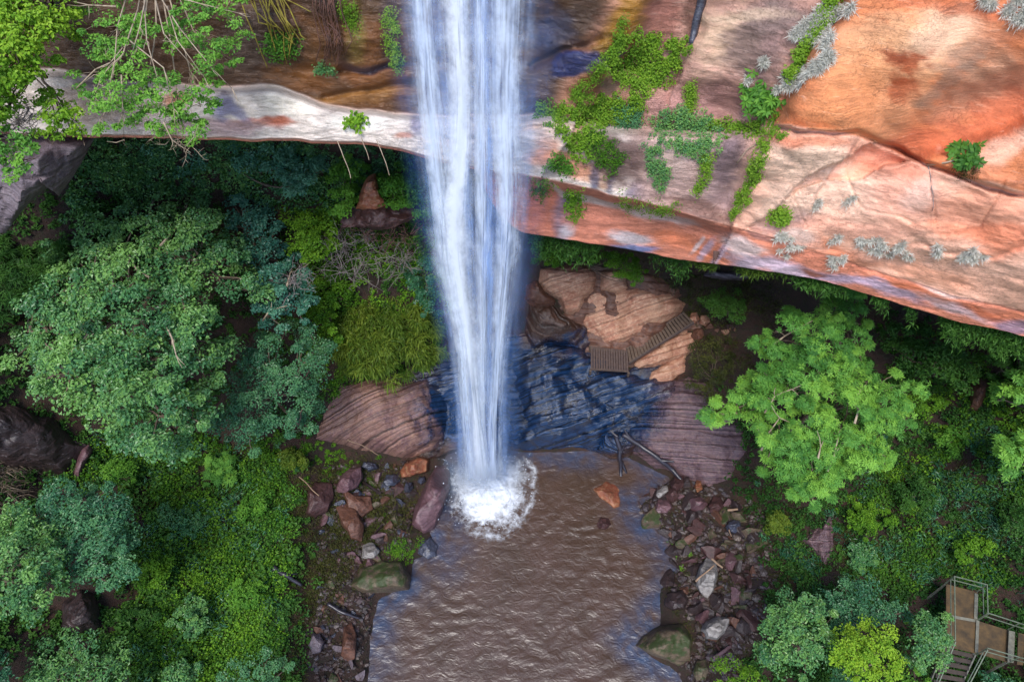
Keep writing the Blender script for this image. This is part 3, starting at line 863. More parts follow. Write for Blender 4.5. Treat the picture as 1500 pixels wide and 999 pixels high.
rock_patch('rock_slab', [(500,332),(512,308),(530,300),(570,297),(602,304),(608,318),(585,330),(560,340),(530,334)], .7, MR['red'],
           'low red brown rock showing between bushes left of the waterfall', big=.6, p=3, na=90, nr=30, seed=18, tb=40.0, jag=.09, rough=.3, terr=((0, .2, 1), .5, .12))
rock_patch('rock_slab', [(520,308),(528,280),(536,256),(549,256),(556,282),(570,304),(548,312)], .6, MR['orange'],
           'upright orange rock between two bushes left of the waterfall', big=.5, p=3, na=70, nr=26, seed=181, tb=39.8, jag=.08, rough=.25, terr=((0, .2, 1), .5, .12))
rock_patch('rock_slab', [(1025,404),(1035,394),(1085,397),(1110,405),(1090,412),(1045,410)], .5, MR['grey'],
           'grey brown ledge under the lip of the cliff', p=3, na=70, nr=20, seed=19)

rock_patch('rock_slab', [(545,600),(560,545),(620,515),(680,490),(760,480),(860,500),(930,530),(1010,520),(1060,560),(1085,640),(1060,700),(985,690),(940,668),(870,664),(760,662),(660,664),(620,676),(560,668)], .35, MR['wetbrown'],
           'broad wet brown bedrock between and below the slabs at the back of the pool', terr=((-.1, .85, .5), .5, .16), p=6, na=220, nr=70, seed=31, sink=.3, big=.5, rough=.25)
rock_patch('rock_slab', [(780,400),(800,385),(900,380),(960,400),(1030,430),(1050,470),(1020,520),(960,560),(880,545),(800,500),(765,470),(768,420)], .25, MR['brown'],
           'pinkish brown bedrock around the pale blocks under the overhang', terr=((.1, .8, .6), .5, .16), p=6, na=160, nr=56, seed=32, sink=.3, big=.5, rough=.25)
# --- named boulders round the pool
BOUL = [
 ('long tilted purple boulder with a brown side touching the splash', [(603,768),(606,745),(628,700),(640,680),(655,678),(662,690),(662,712),(650,745),(636,778),(620,782)], 1.5, 'purple', [(.85,.35,.12,1.1),(-.9,-.2,.5,.9)], dict(p=5)),
 ('orange brown block behind the long tilted boulder', [(586,690),(592,678),(618,668),(629,674),(628,690),(600,700),(588,699)], 1.0, 'orange', [(0,1,.1,.9)], dict(p=5)),
 ('purple pyramid boulder on the left bank', [(490,722),(498,698),(512,684),(530,682),(533,700),(524,716),(505,724)], 1.1, 'purple', [(.5,.9,.05,.6),(-.9,.2,.1,.8)], {}),
 ('flat red boulder at the edge of the grass', [(448,752),(450,720),(462,704),(488,706),(492,728),(480,752),(462,760)], .8, 'red', [(.6,.8,.2,.5)], {}),
 ('long mossy brown boulder on the left bank', [(492,742),(505,732),(525,742),(535,770),(530,792),(515,790),(500,768)], .9, 'brown', [(.8,.3,.2,.6)], {}),
 ('big flat topped boulder with a dark red rim at the water edge', [(512,858),(526,832),(560,820),(590,822),(606,848),(602,864),(570,868),(530,868)], 1.1, 'mossy', [(.6,-.8,.42,1.0)], dict(p=6)),
 ('pale tipped boulder above the flat topped boulder', [(528,818),(532,798),(545,792),(557,808),(550,818)], .7, 'pale', [(0,-1,0,.9)], {}),
 ('orange triangular boulder standing in the pool', [(856,704),(880,697),(908,699),(914,715),(910,745),(900,750),(880,735),(866,718)], 1.2, 'orange', [(-.6,.8,.1,.7),(.9,.2,.35,1.0)], dict(p=5)),
 ('small red lumpy rock standing in rippled water', [(872,768),(878,757),(892,758),(897,768),(888,776),(876,775)], .4, 'red', [], dict(zb=-.05)),
 ('small blue white wet rock at the right pool edge', [(956,724),(962,712),(978,710),(980,720),(966,731)], .55, 'pale', [(0,1,.1,.6)], {}),
 ('mossy green boulder jutting into the pool', [(926,946),(940,930),(965,916),(1000,914),(1016,935),(1012,968),(996,976),(965,962)], 1.4, 'mossy', [(-.3,.9,.05,.8),(-.9,.2,.5,.8)], dict(p=5)),
 ('big pale grey cracked boulder under a broken branch', [(1016,858),(1024,828),(1036,812),(1050,818),(1053,838),(1046,866),(1036,878),(1026,872)], 1.2, 'pale', [(.8,.5,.0,.5),(-.7,.6,.3,.7)], dict(p=5)),
 ('white grey boulder right of the mossy boulder', [(1024,922),(1034,908),(1054,900),(1072,904),(1070,922),(1050,938),(1034,936)], 1.0, 'pale', [(.1,1,.1,.6)], dict(p=4)),
 ('smooth purple stone beside the cracked boulder', [(1060,822),(1066,808),(1078,806),(1080,822),(1074,836),(1064,836)], .6, 'purple', [], {}),
 ('flat mauve rock at the right rubble edge', [(1004,742),(1012,728),(1026,726),(1038,738),(1030,746),(1014,750)], .7, 'purple', [(0,1,0,.6)], {}),
 ('rusty red stone above the rubble on the right', [(1036,742),(1044,726),(1056,726),(1062,742),(1052,752),(1040,752)], .7, 'red', [(.5,.8,.1,.6)], {}),
 ('red stone beside the blue white rock', [(974,724),(980,714),(992,716),(996,728),(986,738),(976,734)], .6, 'red', [], {}),
 ('rounded mauve stone in front of the red stones', [(958,746),(964,730),(976,728),(986,742),(978,752),(964,752)], .6, 'purple', [], {}),
 ('brick red stone against the striped slab', [(980,708),(990,696),(1002,698),(1004,712),(994,720),(984,718)], .7, 'red', [(.5,.6,.1,.6)], {}),
 ('pinkish stone leaning on the striped slab', [(1016,714),(1020,702),(1028,704),(1030,716),(1022,722)], .6, 'orange', [], {}),
 ('bluish wet stone pair below the long boulder', [(602,800),(606,786),(622,790),(630,784),(642,800),(640,816),(628,820),(612,812)], .6, 'blue', [(.4,.8,.1,.6)], dict(zb=-.1)),
 ('blue grey stone between orange block and pyramid boulder', [(560,706),(566,694),(584,694),(588,704),(578,712),(564,712)], .5, 'blue', [], {}),
 ('flat blue wet stone against the left slab', [(528,684),(532,676),(552,678),(556,686),(540,692)], .5, 'blue', [], {}),
 ('rounded grey blue stone left of the long boulder', [(590,716),(594,706),(604,706),(607,716),(600,722),(592,721)], .5, 'blue', [], {}),
 ('small round grey stone touching the orange block', [(611,706),(614,697),(622,697),(624,705),(618,710)], .4, 'blue', [], {}),
 ('upright brown stone on the lower left bank', [(500,960),(503,915),(514,910),(524,930),(520,965),(508,972)], .8, 'brown', [(.9,.2,.1,.8)], {}),
 ('pale round boulder in the grass on the lower left bank', [(451,945),(455,928),(468,926),(476,940),(470,956),(458,957)], .7, 'grey', [], {}),
 ('dark blue stone at the right water edge', [(963,855),(966,828),(978,822),(990,840),(988,858),(974,862)], .6, 'dark', [], {}),
 ('dark flat rock with a white edge in the right shallows', [(972,888),(976,868),(1000,862),(1010,878),(1004,892),(985,894)], .6, 'dark', [(0,1,.2,.6)], {}),
 ('blue tinted stone on the right rubble slope', [(1062,772),(1070,760),(1084,762),(1088,774),(1078,782),(1066,780)], .6, 'blue', [], {}),
 ('first brown stone at the top of the stairs', [(1008,474),(1012,458),(1022,457),(1026,468),(1018,476)], .5, 'beige', [], {}),
 ('second beige stone right of the stair top', [(1023,474),(1026,462),(1038,462),(1041,472),(1032,478)], .5, 'beige', [], {}),
 ('brown slanted rock below the stones at the stair top', [(1010,496),(1016,482),(1030,480),(1032,494),(1020,504)], .5, 'brown', [], {}),
 ('grey mossy stone at the foot of the right bank', [(1014,986),(1020,966),(1034,964),(1040,980),(1034,996),(1020,998)], .7, 'mossy', [], {}),
 ('large red brown boulder half hidden in moss on the left bank', [(500,712),(520,724),(545,726),(548,748),(530,760),(508,748)], .6, 'brown', [(.6,.6,.1,.5)], {}),
]
for i, (lab, poly, h, mk, fac, kw) in enumerate(BOUL):
    r_b = np.random.default_rng(700 + i)
    a_b = r_b.uniform(0, 6.28) + np.arange(4) * 1.57 + r_b.uniform(-.4, .4, 4)
    fx = list(fac) + [(cos(a), sin(a), r_b.uniform(.0, .4), r_b.uniform(.35, 1.0)) for a in a_b]
    kw = dict(dict(p=7), **kw)
    rock_patch('boulder', poly, h * 1.15, MR[mk], lab, 'boulder', facets=fx, seed=100 + i, na=72, nr=26, rough=.13, sink=.15, tilt=(r_b.uniform(-.15, .15), r_b.uniform(-.15, .15)), **kw)

# --- rubble: loose stones, one object each (shared meshes)
def rock_unit(seed, n=3):
    r = np.random.default_rng(seed)
    bm = bmesh.new()
    bmesh.ops.create_icosphere(bm, subdivisions=3, radius=1)
    V = np.array([v.co[:] for v in bm.verts])
    Fc = np.array([[v.index for v in f.verts] for f in bm.faces])
    bm.free()
    for _ in range(9):
        nrm = r.normal(0, 1, 3); nrm /= np.linalg.norm(nrm)
        d = r.uniform(.22, .68)
        V = V - np.maximum(0, V @ nrm - d)[:, None] * nrm
    V = V * (1 + .09 * fbm(V * 2.5 + seed, seed, 3))[:, None]
    return V, Fc
UNIT = [rock_unit(300 + i) for i in range(7)]
STONE_MESH = {}
def stone(px, py, size, mk, i, rz, sq, label, group):
    key = (mk, i)
    p = on_ground(px, py)
    t_ = p[1] / ray(px, py)[1]
    s = size * t_ / F
    if key not in STONE_MESH:
        o = build('stone', UNIT[i][0], UNIT[i][1], MR[mk], smooth=False); STONE_MESH[key] = o.data
    else:
        o = bpy.data.objects.new('stone', STONE_MESH[key]); COL.objects.link(o)
    o.location = (p[0], p[1], p[2] + s * .08)
    o.rotation_euler = (sq[2] * .4, sq[1] * .3, rz)
    o.scale = (s * (1 + .35 * sq[0]), s * (1 - .2 * sq[0]), s * (.7 + .2 * sq[1]))
    return tag(o, label, 'stone', group)
RUB = [([(480,690),(600,700),(606,730),(596,790),(560,822),(500,830),(470,790),(476,730)], 62, (4.5, 11), ['brown','purple','dark','dark','mossy','blue','red'], 'small loose stone in the mossy rubble beside the long tilted boulder', 'loose stones on the left bank'),
       ([(470,850),(520,872),(556,872),(540,930),(530,990),(470,999),(450,930)], 34, (3.5, 8), ['brown','dark','grey','mossy','blue'], 'small loose stone on the lower left bank below the flat topped boulder', 'loose stones on the lower left bank'),
       ([(925,735),(990,700),(1060,725),(1110,760),(1120,840),(1100,910),(1060,960),(1020,920),(985,830),(975,785)], 120, (4.5, 15), ['dark','brown','purple','dark','dark','red','mossy','dark'], 'loose dark stone in the rubble right of the pool', 'loose stones on the right bank'),
       ([(1035,455),(1080,480),(1075,500),(1030,480)], 9, (3, 6), ['beige','brown','red'], 'little stone scattered beside the top of the stairs', 'little stones at the stair top'),
       ([(640,660),(600,690),(580,690),(560,680),(600,672)], 8, (3, 6), ['dark','brown','blue'], 'small wet stone in the gap below the striped slab', 'small stones below the striped slab')]
LAND = [('the long tilted boulder', 632, 728), ('the orange brown block', 607, 685), ('the purple pyramid boulder', 512, 703), ('the flat red boulder', 470, 730), ('the long mossy brown boulder', 515, 765), ('the flat topped boulder', 558, 846), ('the pale tipped boulder', 543, 806),
        ('the upright brown stone', 512, 940), ('the pale round boulder', 463, 942), ('the orange triangular boulder', 888, 722), ('the blue white rock', 967, 720), ('the cracked boulder', 1036, 845), ('the white grey boulder', 1050, 918), ('the mossy green boulder', 970, 945),
        ('the smooth purple stone', 1070, 822), ('the flat mauve rock', 1020, 738), ('the rusty red stone', 1048, 740), ('the dark flat rock', 990, 878), ('the blue tinted stone', 1075, 770), ('the top of the stairs', 1012, 465), ('the striped slab', 600, 672)]
CWORD = {'brown': 'brown', 'purple': 'purple', 'dark': 'blackish', 'red': 'dull red', 'mossy': 'mossy', 'blue': 'blue grey', 'grey': 'grey', 'pale': 'pale', 'beige': 'beige'}
used_lab = {}
def stone_label(x, y, sz, mk):
    d = sorted((math.hypot(x - a, y - b), nm, a, b) for nm, a, b in LAND)
    for dist, nm, a, b in d[:3]:
        dx, dy = x - a, y - b
        rel = ('right of' if dx > 0 else 'left of') if abs(dx) > abs(dy) else ('below' if dy > 0 else 'above')
        far = 'just ' if dist < 24 else ('' if dist < 45 else 'well ')
        size = 'tiny' if sz < 5.8 else 'small' if sz < 7.6 else 'middling' if sz < 10 else 'large'
        lab = f'{size} {CWORD[mk]} loose stone {far}{rel} {nm}'
        if lab not in used_lab: break
    used_lab[lab] = 1
    return lab
for poly, n, (s0, s1), mks, lab, grp in RUB:
    pts = sample_poly(poly, n, rng)
    for (x, y) in pts:
        sz = (s0 + (s1 - s0) * rng.random() ** 1.5) * 1.55
        mk = mks[rng.integers(len(mks))]
        stone(x, y, sz, mk, int(rng.integers(7)), rng.uniform(0, 6.28), rng.uniform(-1, 1, 3), stone_label(x, y, sz, mk), grp)
# gravel: what is too small and too many to count
def gravel(label, poly, n, s0, s1, mat, seed):
    r = np.random.default_rng(seed)
    bm = bmesh.new(); bmesh.ops.create_icosphere(bm, subdivisions=1, radius=1)
    V0 = np.array([v.co[:] for v in bm.verts]); F0 = np.array([[v.index for v in f.verts] for f in bm.faces]); bm.free()
    pts = sample_poly(poly, n, r) + r.normal(0, 5, (n, 2))
    pts = pts[poly_sd(pts[:, 0], pts[:, 1], POOL) > -3]
    n = len(pts)
    P0 = on_ground(pts[:, 0], pts[:, 1])
    sc = (s0 + (s1 - s0) * r.random(n) ** 2.5)
    V = V0[None] * (1 + r.normal(0, .16, (n, len(V0), 1)))
    V = V * r.uniform(.6, 1.3, (n, 1, 3)) * A([1, 1, .7])
    a = r.uniform(0, 6.28, n)[:, None]
    V = np.stack([V[..., 0] * np.cos(a) - V[..., 1] * np.sin(a), V[..., 0] * np.sin(a) + V[..., 1] * np.cos(a), V[..., 2]], -1)
    V = P0[:, None] + V * sc[:, None, None]
    build('gravel', V, (np.arange(n)[:, None, None] * len(V0) + F0[None]).reshape(-1, 3), mat, smooth=False, label=label, kind='stuff', attrs={'tint': np.repeat(r.random(n), len(V0))})
gm, t, out = new_mat('mixed_gravel')
N = NT(t)
P = N.n('TexCoord').outputs['Object']
gc = N.ramp(N.n('Attribute', attribute_name='tint').outputs['Fac'], [(0, lin((38, 30, 30))), (.3, lin((66, 46, 42))), (.6, lin((78, 58, 60))), (.85, lin((60, 56, 66))), (1, lin((112, 98, 92)))])
gc = N.mix(N.mapr(N.noise(P, 12, 4), .4, .7), gc, lin((36, 32, 22)))
bs = N.bsdf(gc, .5, N.bump(N.noise(P, 20, 4), .6, .05)); t.links.new(bs.outputs[0], out.inputs[0])
gravel('dark broken gravel filling the rubble right of the pool', [(925,740),(990,700),(1060,715),(1120,750),(1135,850),(1110,930),(1070,990),(1010,1000),(1000,960),(1025,920),(975,850),(975,785)], 1900, .05, .26, gm, 71)
gravel('dark gravel and pebbles on the left bank', [(480,680),(600,690),(606,740),(600,800),(560,822),(505,850),(550,880),(540,930),(528,1000),(460,1000),(445,930),(475,860),(470,790)], 1300, .05, .22, gm, 72)

# ================================================================== WATERFALL
def water_mat(name, col, dens, contrast, fx, fy, seed, power, fall_off=1.0):
    m, t, out = new_mat(name)
    N = NT(t)
    uv = N.n('UVMap', uv_map='UVMap').outputs[0]
    sx = N.n('SeparateXYZ'); N.put(sx.inputs[0], uv)
    u, v = sx.outputs[0], sx.outputs[1]
    en = N.noise(N.scale3(uv, (3.5, 22, 1)), 1.0, 6, .7)
    e = N.math('SUBTRACT', N.math('MULTIPLY', u, 2.0), 1.0)
    e = N.math('ADD', e, N.math('MULTIPLY', N.math('SUBTRACT', en, .5), .9))
    e2 = N.math('MULTIPLY', e, e)
    cut = N.math('SUBTRACT', N.math('MULTIPLY', u, 2.0), 1.0)
    cut = N.mapr(N.math('ABSOLUTE', cut), .8, 1.0, 1, 0, True)
    e = N.math('MULTIPLY', N.math('EXPONENT', N.math('MULTIPLY', e2, -power)), cut)
    wob = N.noise(N.scale3(uv, (3, 5, 1)), 1.0, 3)
    vec = N.n('CombineXYZ')
    N.put(vec.inputs[0], N.math('ADD', N.math('MULTIPLY', u, fx), N.math('MULTIPLY', wob, fx * .03))); N.put(vec.inputs[1], N.math('MULTIPLY', v, fy)); vec.inputs[2].default_value = seed
    n1 = N.noise(vec.outputs[0], 1.0, 6, .62)
    vec2 = N.n('CombineXYZ')
    N.put(vec2.inputs[0], N.math('ADD', N.math('MULTIPLY', u, fx * .16), N.math('MULTIPLY', wob, 1.2))); N.put(vec2.inputs[1], N.math('MULTIPLY', N.math('POWER', v, .7), fy * 3.4)); vec2.inputs[2].default_value = seed + 9
    n2 = N.noise(vec2.outputs[0], 1.0, 4, .6)
    s = N.math('ADD', N.math('MULTIPLY', N.math('SUBTRACT', n1, .5), contrast), N.math('MULTIPLY', N.math('MULTIPLY', N.math('SUBTRACT', n2, .5), N.mapr(v, .1, .5, .6, 1.25)), contrast * 1.5))
    a = N.math('MULTIPLY', N.math('MULTIPLY', e, N.math('ADD', N.math('MULTIPLY', N.mapr(v, .35, .95, 1, fall_off), dens), s, clamp=True)), N.mapr(v, .94, .995, 1, .12), clamp=True)
    d = N.n('BsdfDiffuse'); d.inputs[0].default_value = tuple(col) + (1,)
    tl = N.n('BsdfTranslucent'); tl.inputs[0].default_value = tuple(col) + (1,)
    mx = N.n('MixShader'); mx.inputs[0].default_value = .4
    t.links.new(d.outputs[0], mx.inputs[1]); t.links.new(tl.outputs[0], mx.inputs[2])
    tp = N.n('BsdfTransparent')
    m2 = N.n('MixShader'); N.put(m2.inputs[0], a)
    t.links.new(tp.outputs[0], m2.inputs[1]); t.links.new(mx.outputs[0], m2.inputs[2])
    t.links.new(m2.outputs[0], out.inputs[0])
    return m
fall = empty('waterfall', (0, 0, 0), 'tall white waterfall dropping free past the cliff lip into the pool', 'waterfall')
YS = np.linspace(-170, 716, 130)
yw = lambda y: 22.5 - 1.2 * (A(y) / 712)
def sheet(name, keys, mat, off=0.0, bow=.35, nu=34, seed=0):
    k = A(keys)
    xc = np.interp(YS, k[:, 0], k[:, 1]); hw = np.interp(YS, k[:, 0], k[:, 2])
    for _ in range(3):
        xc = np.convolve(np.pad(xc, 4, 'edge'), np.ones(9) / 9, 'valid'); hw = np.convolve(np.pad(hw, 4, 'edge'), np.ones(9) / 9, 'valid')
    u = np.linspace(0, 1, nu)
    PXs = xc[:, None] + (u[None] * 2 - 1) * hw[:, None]
    PYs = np.repeat(YS[:, None], nu, 1)
    Yd = yw(PYs) - off - bow * (1 - (2 * u[None] - 1) ** 2) + .12 * fbm(v3(u[None] * 6 + 0 * PYs, PYs * .008, seed), seed, 3)
    V = at_y(PXs, PYs, Yd)
    uv = np.stack([np.repeat(u[None], len(YS), 0), np.repeat(((YS - YS[0]) / (YS[-1] - YS[0]))[:, None], nu, 1)], -1).reshape(-1, 2)
    return build(name, V, grid_faces(len(YS), nu), mat, fall, uv=uv)
WC = lin((214, 230, 252))
veil = water_mat('falling_water_veil', lin((166, 198, 248)), .11, 1.5, 60, 1.3, 1.3, 1.4, .6)
veil2 = water_mat('falling_water_mist', lin((112, 166, 246)), .24, .5, 26, 2.2, 4.3, 2.0, 1.3)
strand = water_mat('falling_water_strand', lin((240, 246, 254)), 1.15, 1.9, 26, 1.8, 7.7, 5.0, .75)
strand2 = water_mat('falling_water_side_strand', lin((224, 236, 254)), .72, 1.9, 26, 2.4, 12.7, 4.6, .9)
KV = [(-170,686,116),(0,688,110),(160,697,98),(333,701,80),(450,704,62),(560,706,48),(716,710,44)]
sheet('water_veil', KV, veil, -.35, .2, seed=1)
sheet('water_veil', [(y, x, w_ * 1.3) for y, x, w_ in KV], veil2, -.1, .5, seed=2)
sheet('water_veil', [(y, x, w_ * .96) for y, x, w_ in KV], veil, .25, .5, seed=3)
sheet('water_strand', [(-170,664,44),(0,668,42),(160,676,40),(260,672,40),(333,662,46),(420,672,42),(500,686,32),(560,692,29),(640,700,28),(716,706,44)], strand, .75, .3, seed=4)
sheet('water_strand', [(-170,612,40),(0,618,40),(160,630,36),(300,648,34),(400,660,32),(480,678,22),(560,680,20),(640,688,20),(716,694,34)], strand2, .6, .3, seed=5)
sheet('water_strand', [(-170,744,62),(0,742,60),(160,738,46),(300,745,34),(400,740,30),(480,731,22),(560,727,20),(640,724,20),(716,722,38)], strand2, .6, .3, seed=6)
sheet('water_strand', [(-170,702,22),(0,704,22),(160,704,22),(333,708,24),(450,707,16),(560,707,18),(640,709,20),(716,712,44)], strand2, .5, .3, seed=7)
# splash: foam apron on the pool and flying drops
m, t, out = new_mat('splash_foam')
N = NT(t)
P = N.n('TexCoord').outputs['Object']
r_ = N.n('Attribute', attribute_name='rad').outputs['Fac']
nf = N.noise(P, 2.4, 8, .72, .6); nf2 = N.noise(P, 8, 4, .7)
Pw = N.vmath('ADD', P, N.vmath('MULTIPLY', N.noise(P, 1.4, 4, .6, 0, 'Color'), (.9, .9, .9)))
vo = N.n('TexVoronoi', feature='DISTANCE_TO_EDGE'); N.put(vo.inputs['Vector'], Pw); vo.inputs['Scale'].default_value = 2.2
web = N.mapr(vo.outputs['Distance'], .0, .10, 1, 0)
nf0 = N.noise(P, .9, 5, .65, 1.0)
core = N.math('ADD', N.mapr(r_, .28, .98, 1.6, -.4), N.math('MULTIPLY', N.math('SUBTRACT', nf0, .5), 2.2))
rw = N.math('ADD', r_, N.math('MULTIPLY', N.math('SUBTRACT', N.noise(P, 1.1, 4, .6), .5), .22))
ring = N.mapr(N.math('ABSOLUTE', N.math('SUBTRACT', rw, .88)), .0, .10, .55, 0)
sxp = N.n('SeparateXYZ'); N.put(sxp.inputs[0], P)
side = N.mapr(N.math('SUBTRACT', sxp.outputs[0], N.math('MULTIPLY', sxp.outputs[1], .35)), -10.0, -8.0, .15, 1.0, True)
ring = N.math('MULTIPLY', ring, side)
lace = N.math('MULTIPLY', web, N.mapr(rw, .35, .9, .85, .35))
a = N.math('MAXIMUM', N.math('ADD', core, N.math('MULTIPLY', N.math('SUBTRACT', nf, .5), 2.2)), N.math('MULTIPLY', N.math('MAXIMUM', lace, ring), N.mapr(N.noise(P, 1.7, 5, .7), .40, .62, 0, 1.3)))
a = N.math('MULTIPLY', N.mapr(a, .05, 1.15), N.mapr(r_, .94, 1.0, 1, 0))
bs = N.bsdf(lin((236, 240, 248)), .5, N.bump(nf, .8, .1))
tp = N.n('BsdfTransparent'); mx = N.n('MixShader'); N.put(mx.inputs[0], a)
t.links.new(tp.outputs[0], mx.inputs[1]); t.links.new(bs.outputs[0], mx.inputs[2]); t.links.new(mx.outputs[0], out.inputs[0])
foam_poly = A([(650,740),(648,700),(664,672),(720,664),(778,668),(792,690),(790,730),(776,766),(748,792),(720,798),(686,788),(662,765)])
c = A([712, 712]); na, nr = 120, 50
ap = np.concatenate([foam_poly, foam_poly[:1]]); L = np.concatenate([[0], np.cumsum(np.hypot(*np.diff(ap, axis=0).T))])
s_ = np.linspace(0, L[-1], na, endpoint=False)
ox, oy = np.interp(s_, L, ap[:, 0]), np.interp(s_, L, ap[:, 1])
for _ in range(3): ox = (np.roll(ox, 1) + ox + np.roll(ox, -1)) / 3; oy = (np.roll(oy, 1) + oy + np.roll(oy, -1)) / 3
r = np.linspace(0.01, 1, nr)
PXs = c[0] + (ox - c[0])[:, None] * r; PYs = c[1] + (oy - c[1])[:, None] * r
W = at_z(PXs, PYs, 0.07 + 0 * PXs)
W[..., 2] += (.5 * np.exp(-(r / .35) ** 2))[None] * (1 + .8 * fbm(W * 2.2, 5, 4)) + .12 * (1 - r)[None] * fbm(W * 3, 6, 3) + .05
build('splash_foam', W, grid_faces(na, nr, True), m, fall, attrs={'rad': np.repeat(r[None], na, 0).ravel()})
# drops: thousands of small facets thrown up round the impact
nd = 2600
rad = np.abs(rng.normal(0, .42, nd)); ang = rng.uniform(0, 2 * pi, nd)
dpx = 704 + 88 * rad * np.cos(ang); dpy = 702 + 70 * rad * np.sin(ang)
dz = rng.exponential(.5, nd) * np.exp(-rad * 1.4) + .08
Cc = at_z(dpx, dpy, dz)
s0 = (rng.random(nd) ** 3 * .03 + .006)
tet = A([(1, 1, 1), (-1, -1, 1), (-1, 1, -1), (1, -1, -1)])
V = Cc[:, None] + s0[:, None, None] * (tet[None] + rng.normal(0, .35, (nd, 4, 3)))
fi = np.arange(nd)[:, None] * 4
build('spray_drops', V, np.concatenate([fi + A([[0, 1, 2]]).astype(int), fi + A([[0, 3, 1]]).astype(int), fi + A([[0, 2, 3]]).astype(int), fi + A([[1, 3, 2]]).astype(int)]),
      plain_mat('spray_white', lin((240, 244, 250)), lin((225, 235, 250)), .4), fall, kind='stuff')

bm = bmesh.new(); bmesh.ops.create_icosphere(bm, subdivisions=3, radius=1)
mV = np.array([v.co[:] for v in bm.verts]); mF = np.array([[v.index for v in f.verts] for f in bm.faces]); bm.free()
mc = at_z(708, 700, 1.2); mr = A([3.5, 3.0, 4.2])
m, t, out = new_mat('spray_mist')
N = NT(t)
P = N.n('TexCoord').outputs['Object']
q_ = N.vmath('LENGTH', N.vmath('MULTIPLY', N.vmath('SUBTRACT', P, tuple(mc)), tuple(1 / mr)))
dn = N.math('MULTIPLY', N.math('POWER', N.mapr(q_, 0, 1, 1, 0), 1.6), N.mapr(N.noise(P, .7, 3), .3, .7, .15, .55))
vol = N.n('VolumePrincipled')
vol.inputs['Color'].default_value = (.72, .84, 1, 1)
N.put(vol.inputs['Density'], dn)
t.links.new(vol.outputs[0], out.inputs[1])
build('spray_mist', mc + mV * mr, mF, m, kind='stuff', label='soft bluish mist round the foot of the waterfall')

# ================================================================== BOARDWALK WITH STAIRS
wood = plain_mat('weathered_boards', lin((92, 76, 70)), lin((70, 58, 58)), .8, 5, (1, 1, 1))
wood2 = plain_mat('stair_boards', lin((98, 82, 70)), lin((76, 62, 54)), .8, 5)
def lerp(a, b, t_): return A(a) * (1 - t_) + A(b) * t_
bw = empty('boardwalk', (0, 0, 0), 'grey timber boardwalk landing with a flight of steps up the beige slab', 'boardwalk')
q = [at_z(x, y, 4.6) for x, y in ((865, 507), (920, 513), (921, 544), (865, 541))]
nb = 15
for k in range(nb):
    a0, a1 = k / nb + .008, (k + 1) / nb - .008
    j = rng.uniform(-.015, .015)
    b = MB().quadbox([lerp(q[0], q[1], a0) + A([0, j, j * .3]), lerp(q[0], q[1], a1) + A([0, j, j * .3]), lerp(q[3], q[2], a1) + A([0, j, j * .3]), lerp(q[3], q[2], a0) + A([0, j, j * .3])], .06)
    b.build('board', wood, bw, smooth=False)
for k, f_ in enumerate((.06, .94)):
    b = MB().bar(lerp(q[0], q[3], f_) - A([0, 0, .13]), lerp(q[1], q[2], f_) - A([0, 0, .13]), .1, .12); b.build('joist', wood2, bw, smooth=False)
for p in q: MB().bar(p * [1, 1, 1] - A([0, -.05 if p is q[0] else .05, .08]), p - A([0, 0, .5]), .12, .12).build('support_post', wood2, bw, smooth=False)
lo_a, lo_b = at_z(918, 510, 4.7), at_z(922, 530, 4.7)
hi_a, hi_b = at_z(1003, 457, 6.7), at_z(1017, 471, 6.7)
ns = 21
for k in range(ns):
    t0, t1 = k / ns, (k + .86) / ns
    zz = (k + .5) / ns * 2.0
    a0, a1, b0, b1 = lerp(lo_a, hi_a, t0), lerp(lo_a, hi_a, t1), lerp(lo_b, hi_b, t0), lerp(lo_b, hi_b, t1)
    for p in (a0, a1, b0, b1): p[2] = 4.7 + zz
    MB().quadbox([a0, a1, b1, b0], .06).build('tread', wood2, bw, smooth=False)
for pa, pb in ((lo_a, hi_a), (lo_b, hi_b)):
    MB().bar(pa - A([0, 0, .14]), pb - A([0, 0, .10]), .08, .2).build('stringer', wood, bw, smooth=False)

# ================================================================== METAL LOOKOUT WALKWAY (lower right)
rail = plain_mat('pale_green_grey_rail_paint', lin((112, 120, 100)), lin((88, 96, 80)), .5, 8)
deckm = plain_mat('rust_brown_deck_boards', lin((96, 74, 44)), lin((58, 46, 30)), .75, 2)
edgem = plain_mat('grey_deck_edge', lin((120, 118, 104)), lin((90, 88, 78)), .7, 5)
dark_m = plain_mat('dark_stair_boards', lin((74, 62, 54)), lin((54, 46, 42)), .8, 5)
ZD = 5.0
wk = empty('metal_walkway', (0, 0, 0), 'railed metal walkway with brown deck and stairs at the lower right corner', 'walkway')
dk = lambda x, y, z=ZD: at_z(x, y, z)
c00, c10, c11, c01 = dk(1386, 855), dk(1431, 867), dk(1429, 956), dk(1386, 946)
def panel(a, b, c_, d_, m_, name='deck_panel', th=.06):
    return MB().quadbox([a, b, c_, d_], th).build(name, m_, wk, smooth=False)
mL, mR = lerp(c00, c01, .525), lerp(c10, c11, .49)
panel(c00, c10, lerp(c10, c11, .465), lerp(c00, c01, .50), deckm)
panel(lerp(c00, c01, .50) + A([0, 0, .012]), lerp(c10, c11, .465) + A([0, 0, .012]), lerp(c10, c11, .51), lerp(c00, c01, .545), edgem, 'deck_seam')
panel(lerp(c00, c01, .545), lerp(c10, c11, .51), c11, c01, deckm)
e0, e1 = dk(1432, 909), dk(1430, 956)
e2, e3 = dk(1478, 923), dk(1476, 969)
panel(e0 + A([.03, 0, 0]), e2, e3, e1 + A([.03, 0, 0]), deckm)
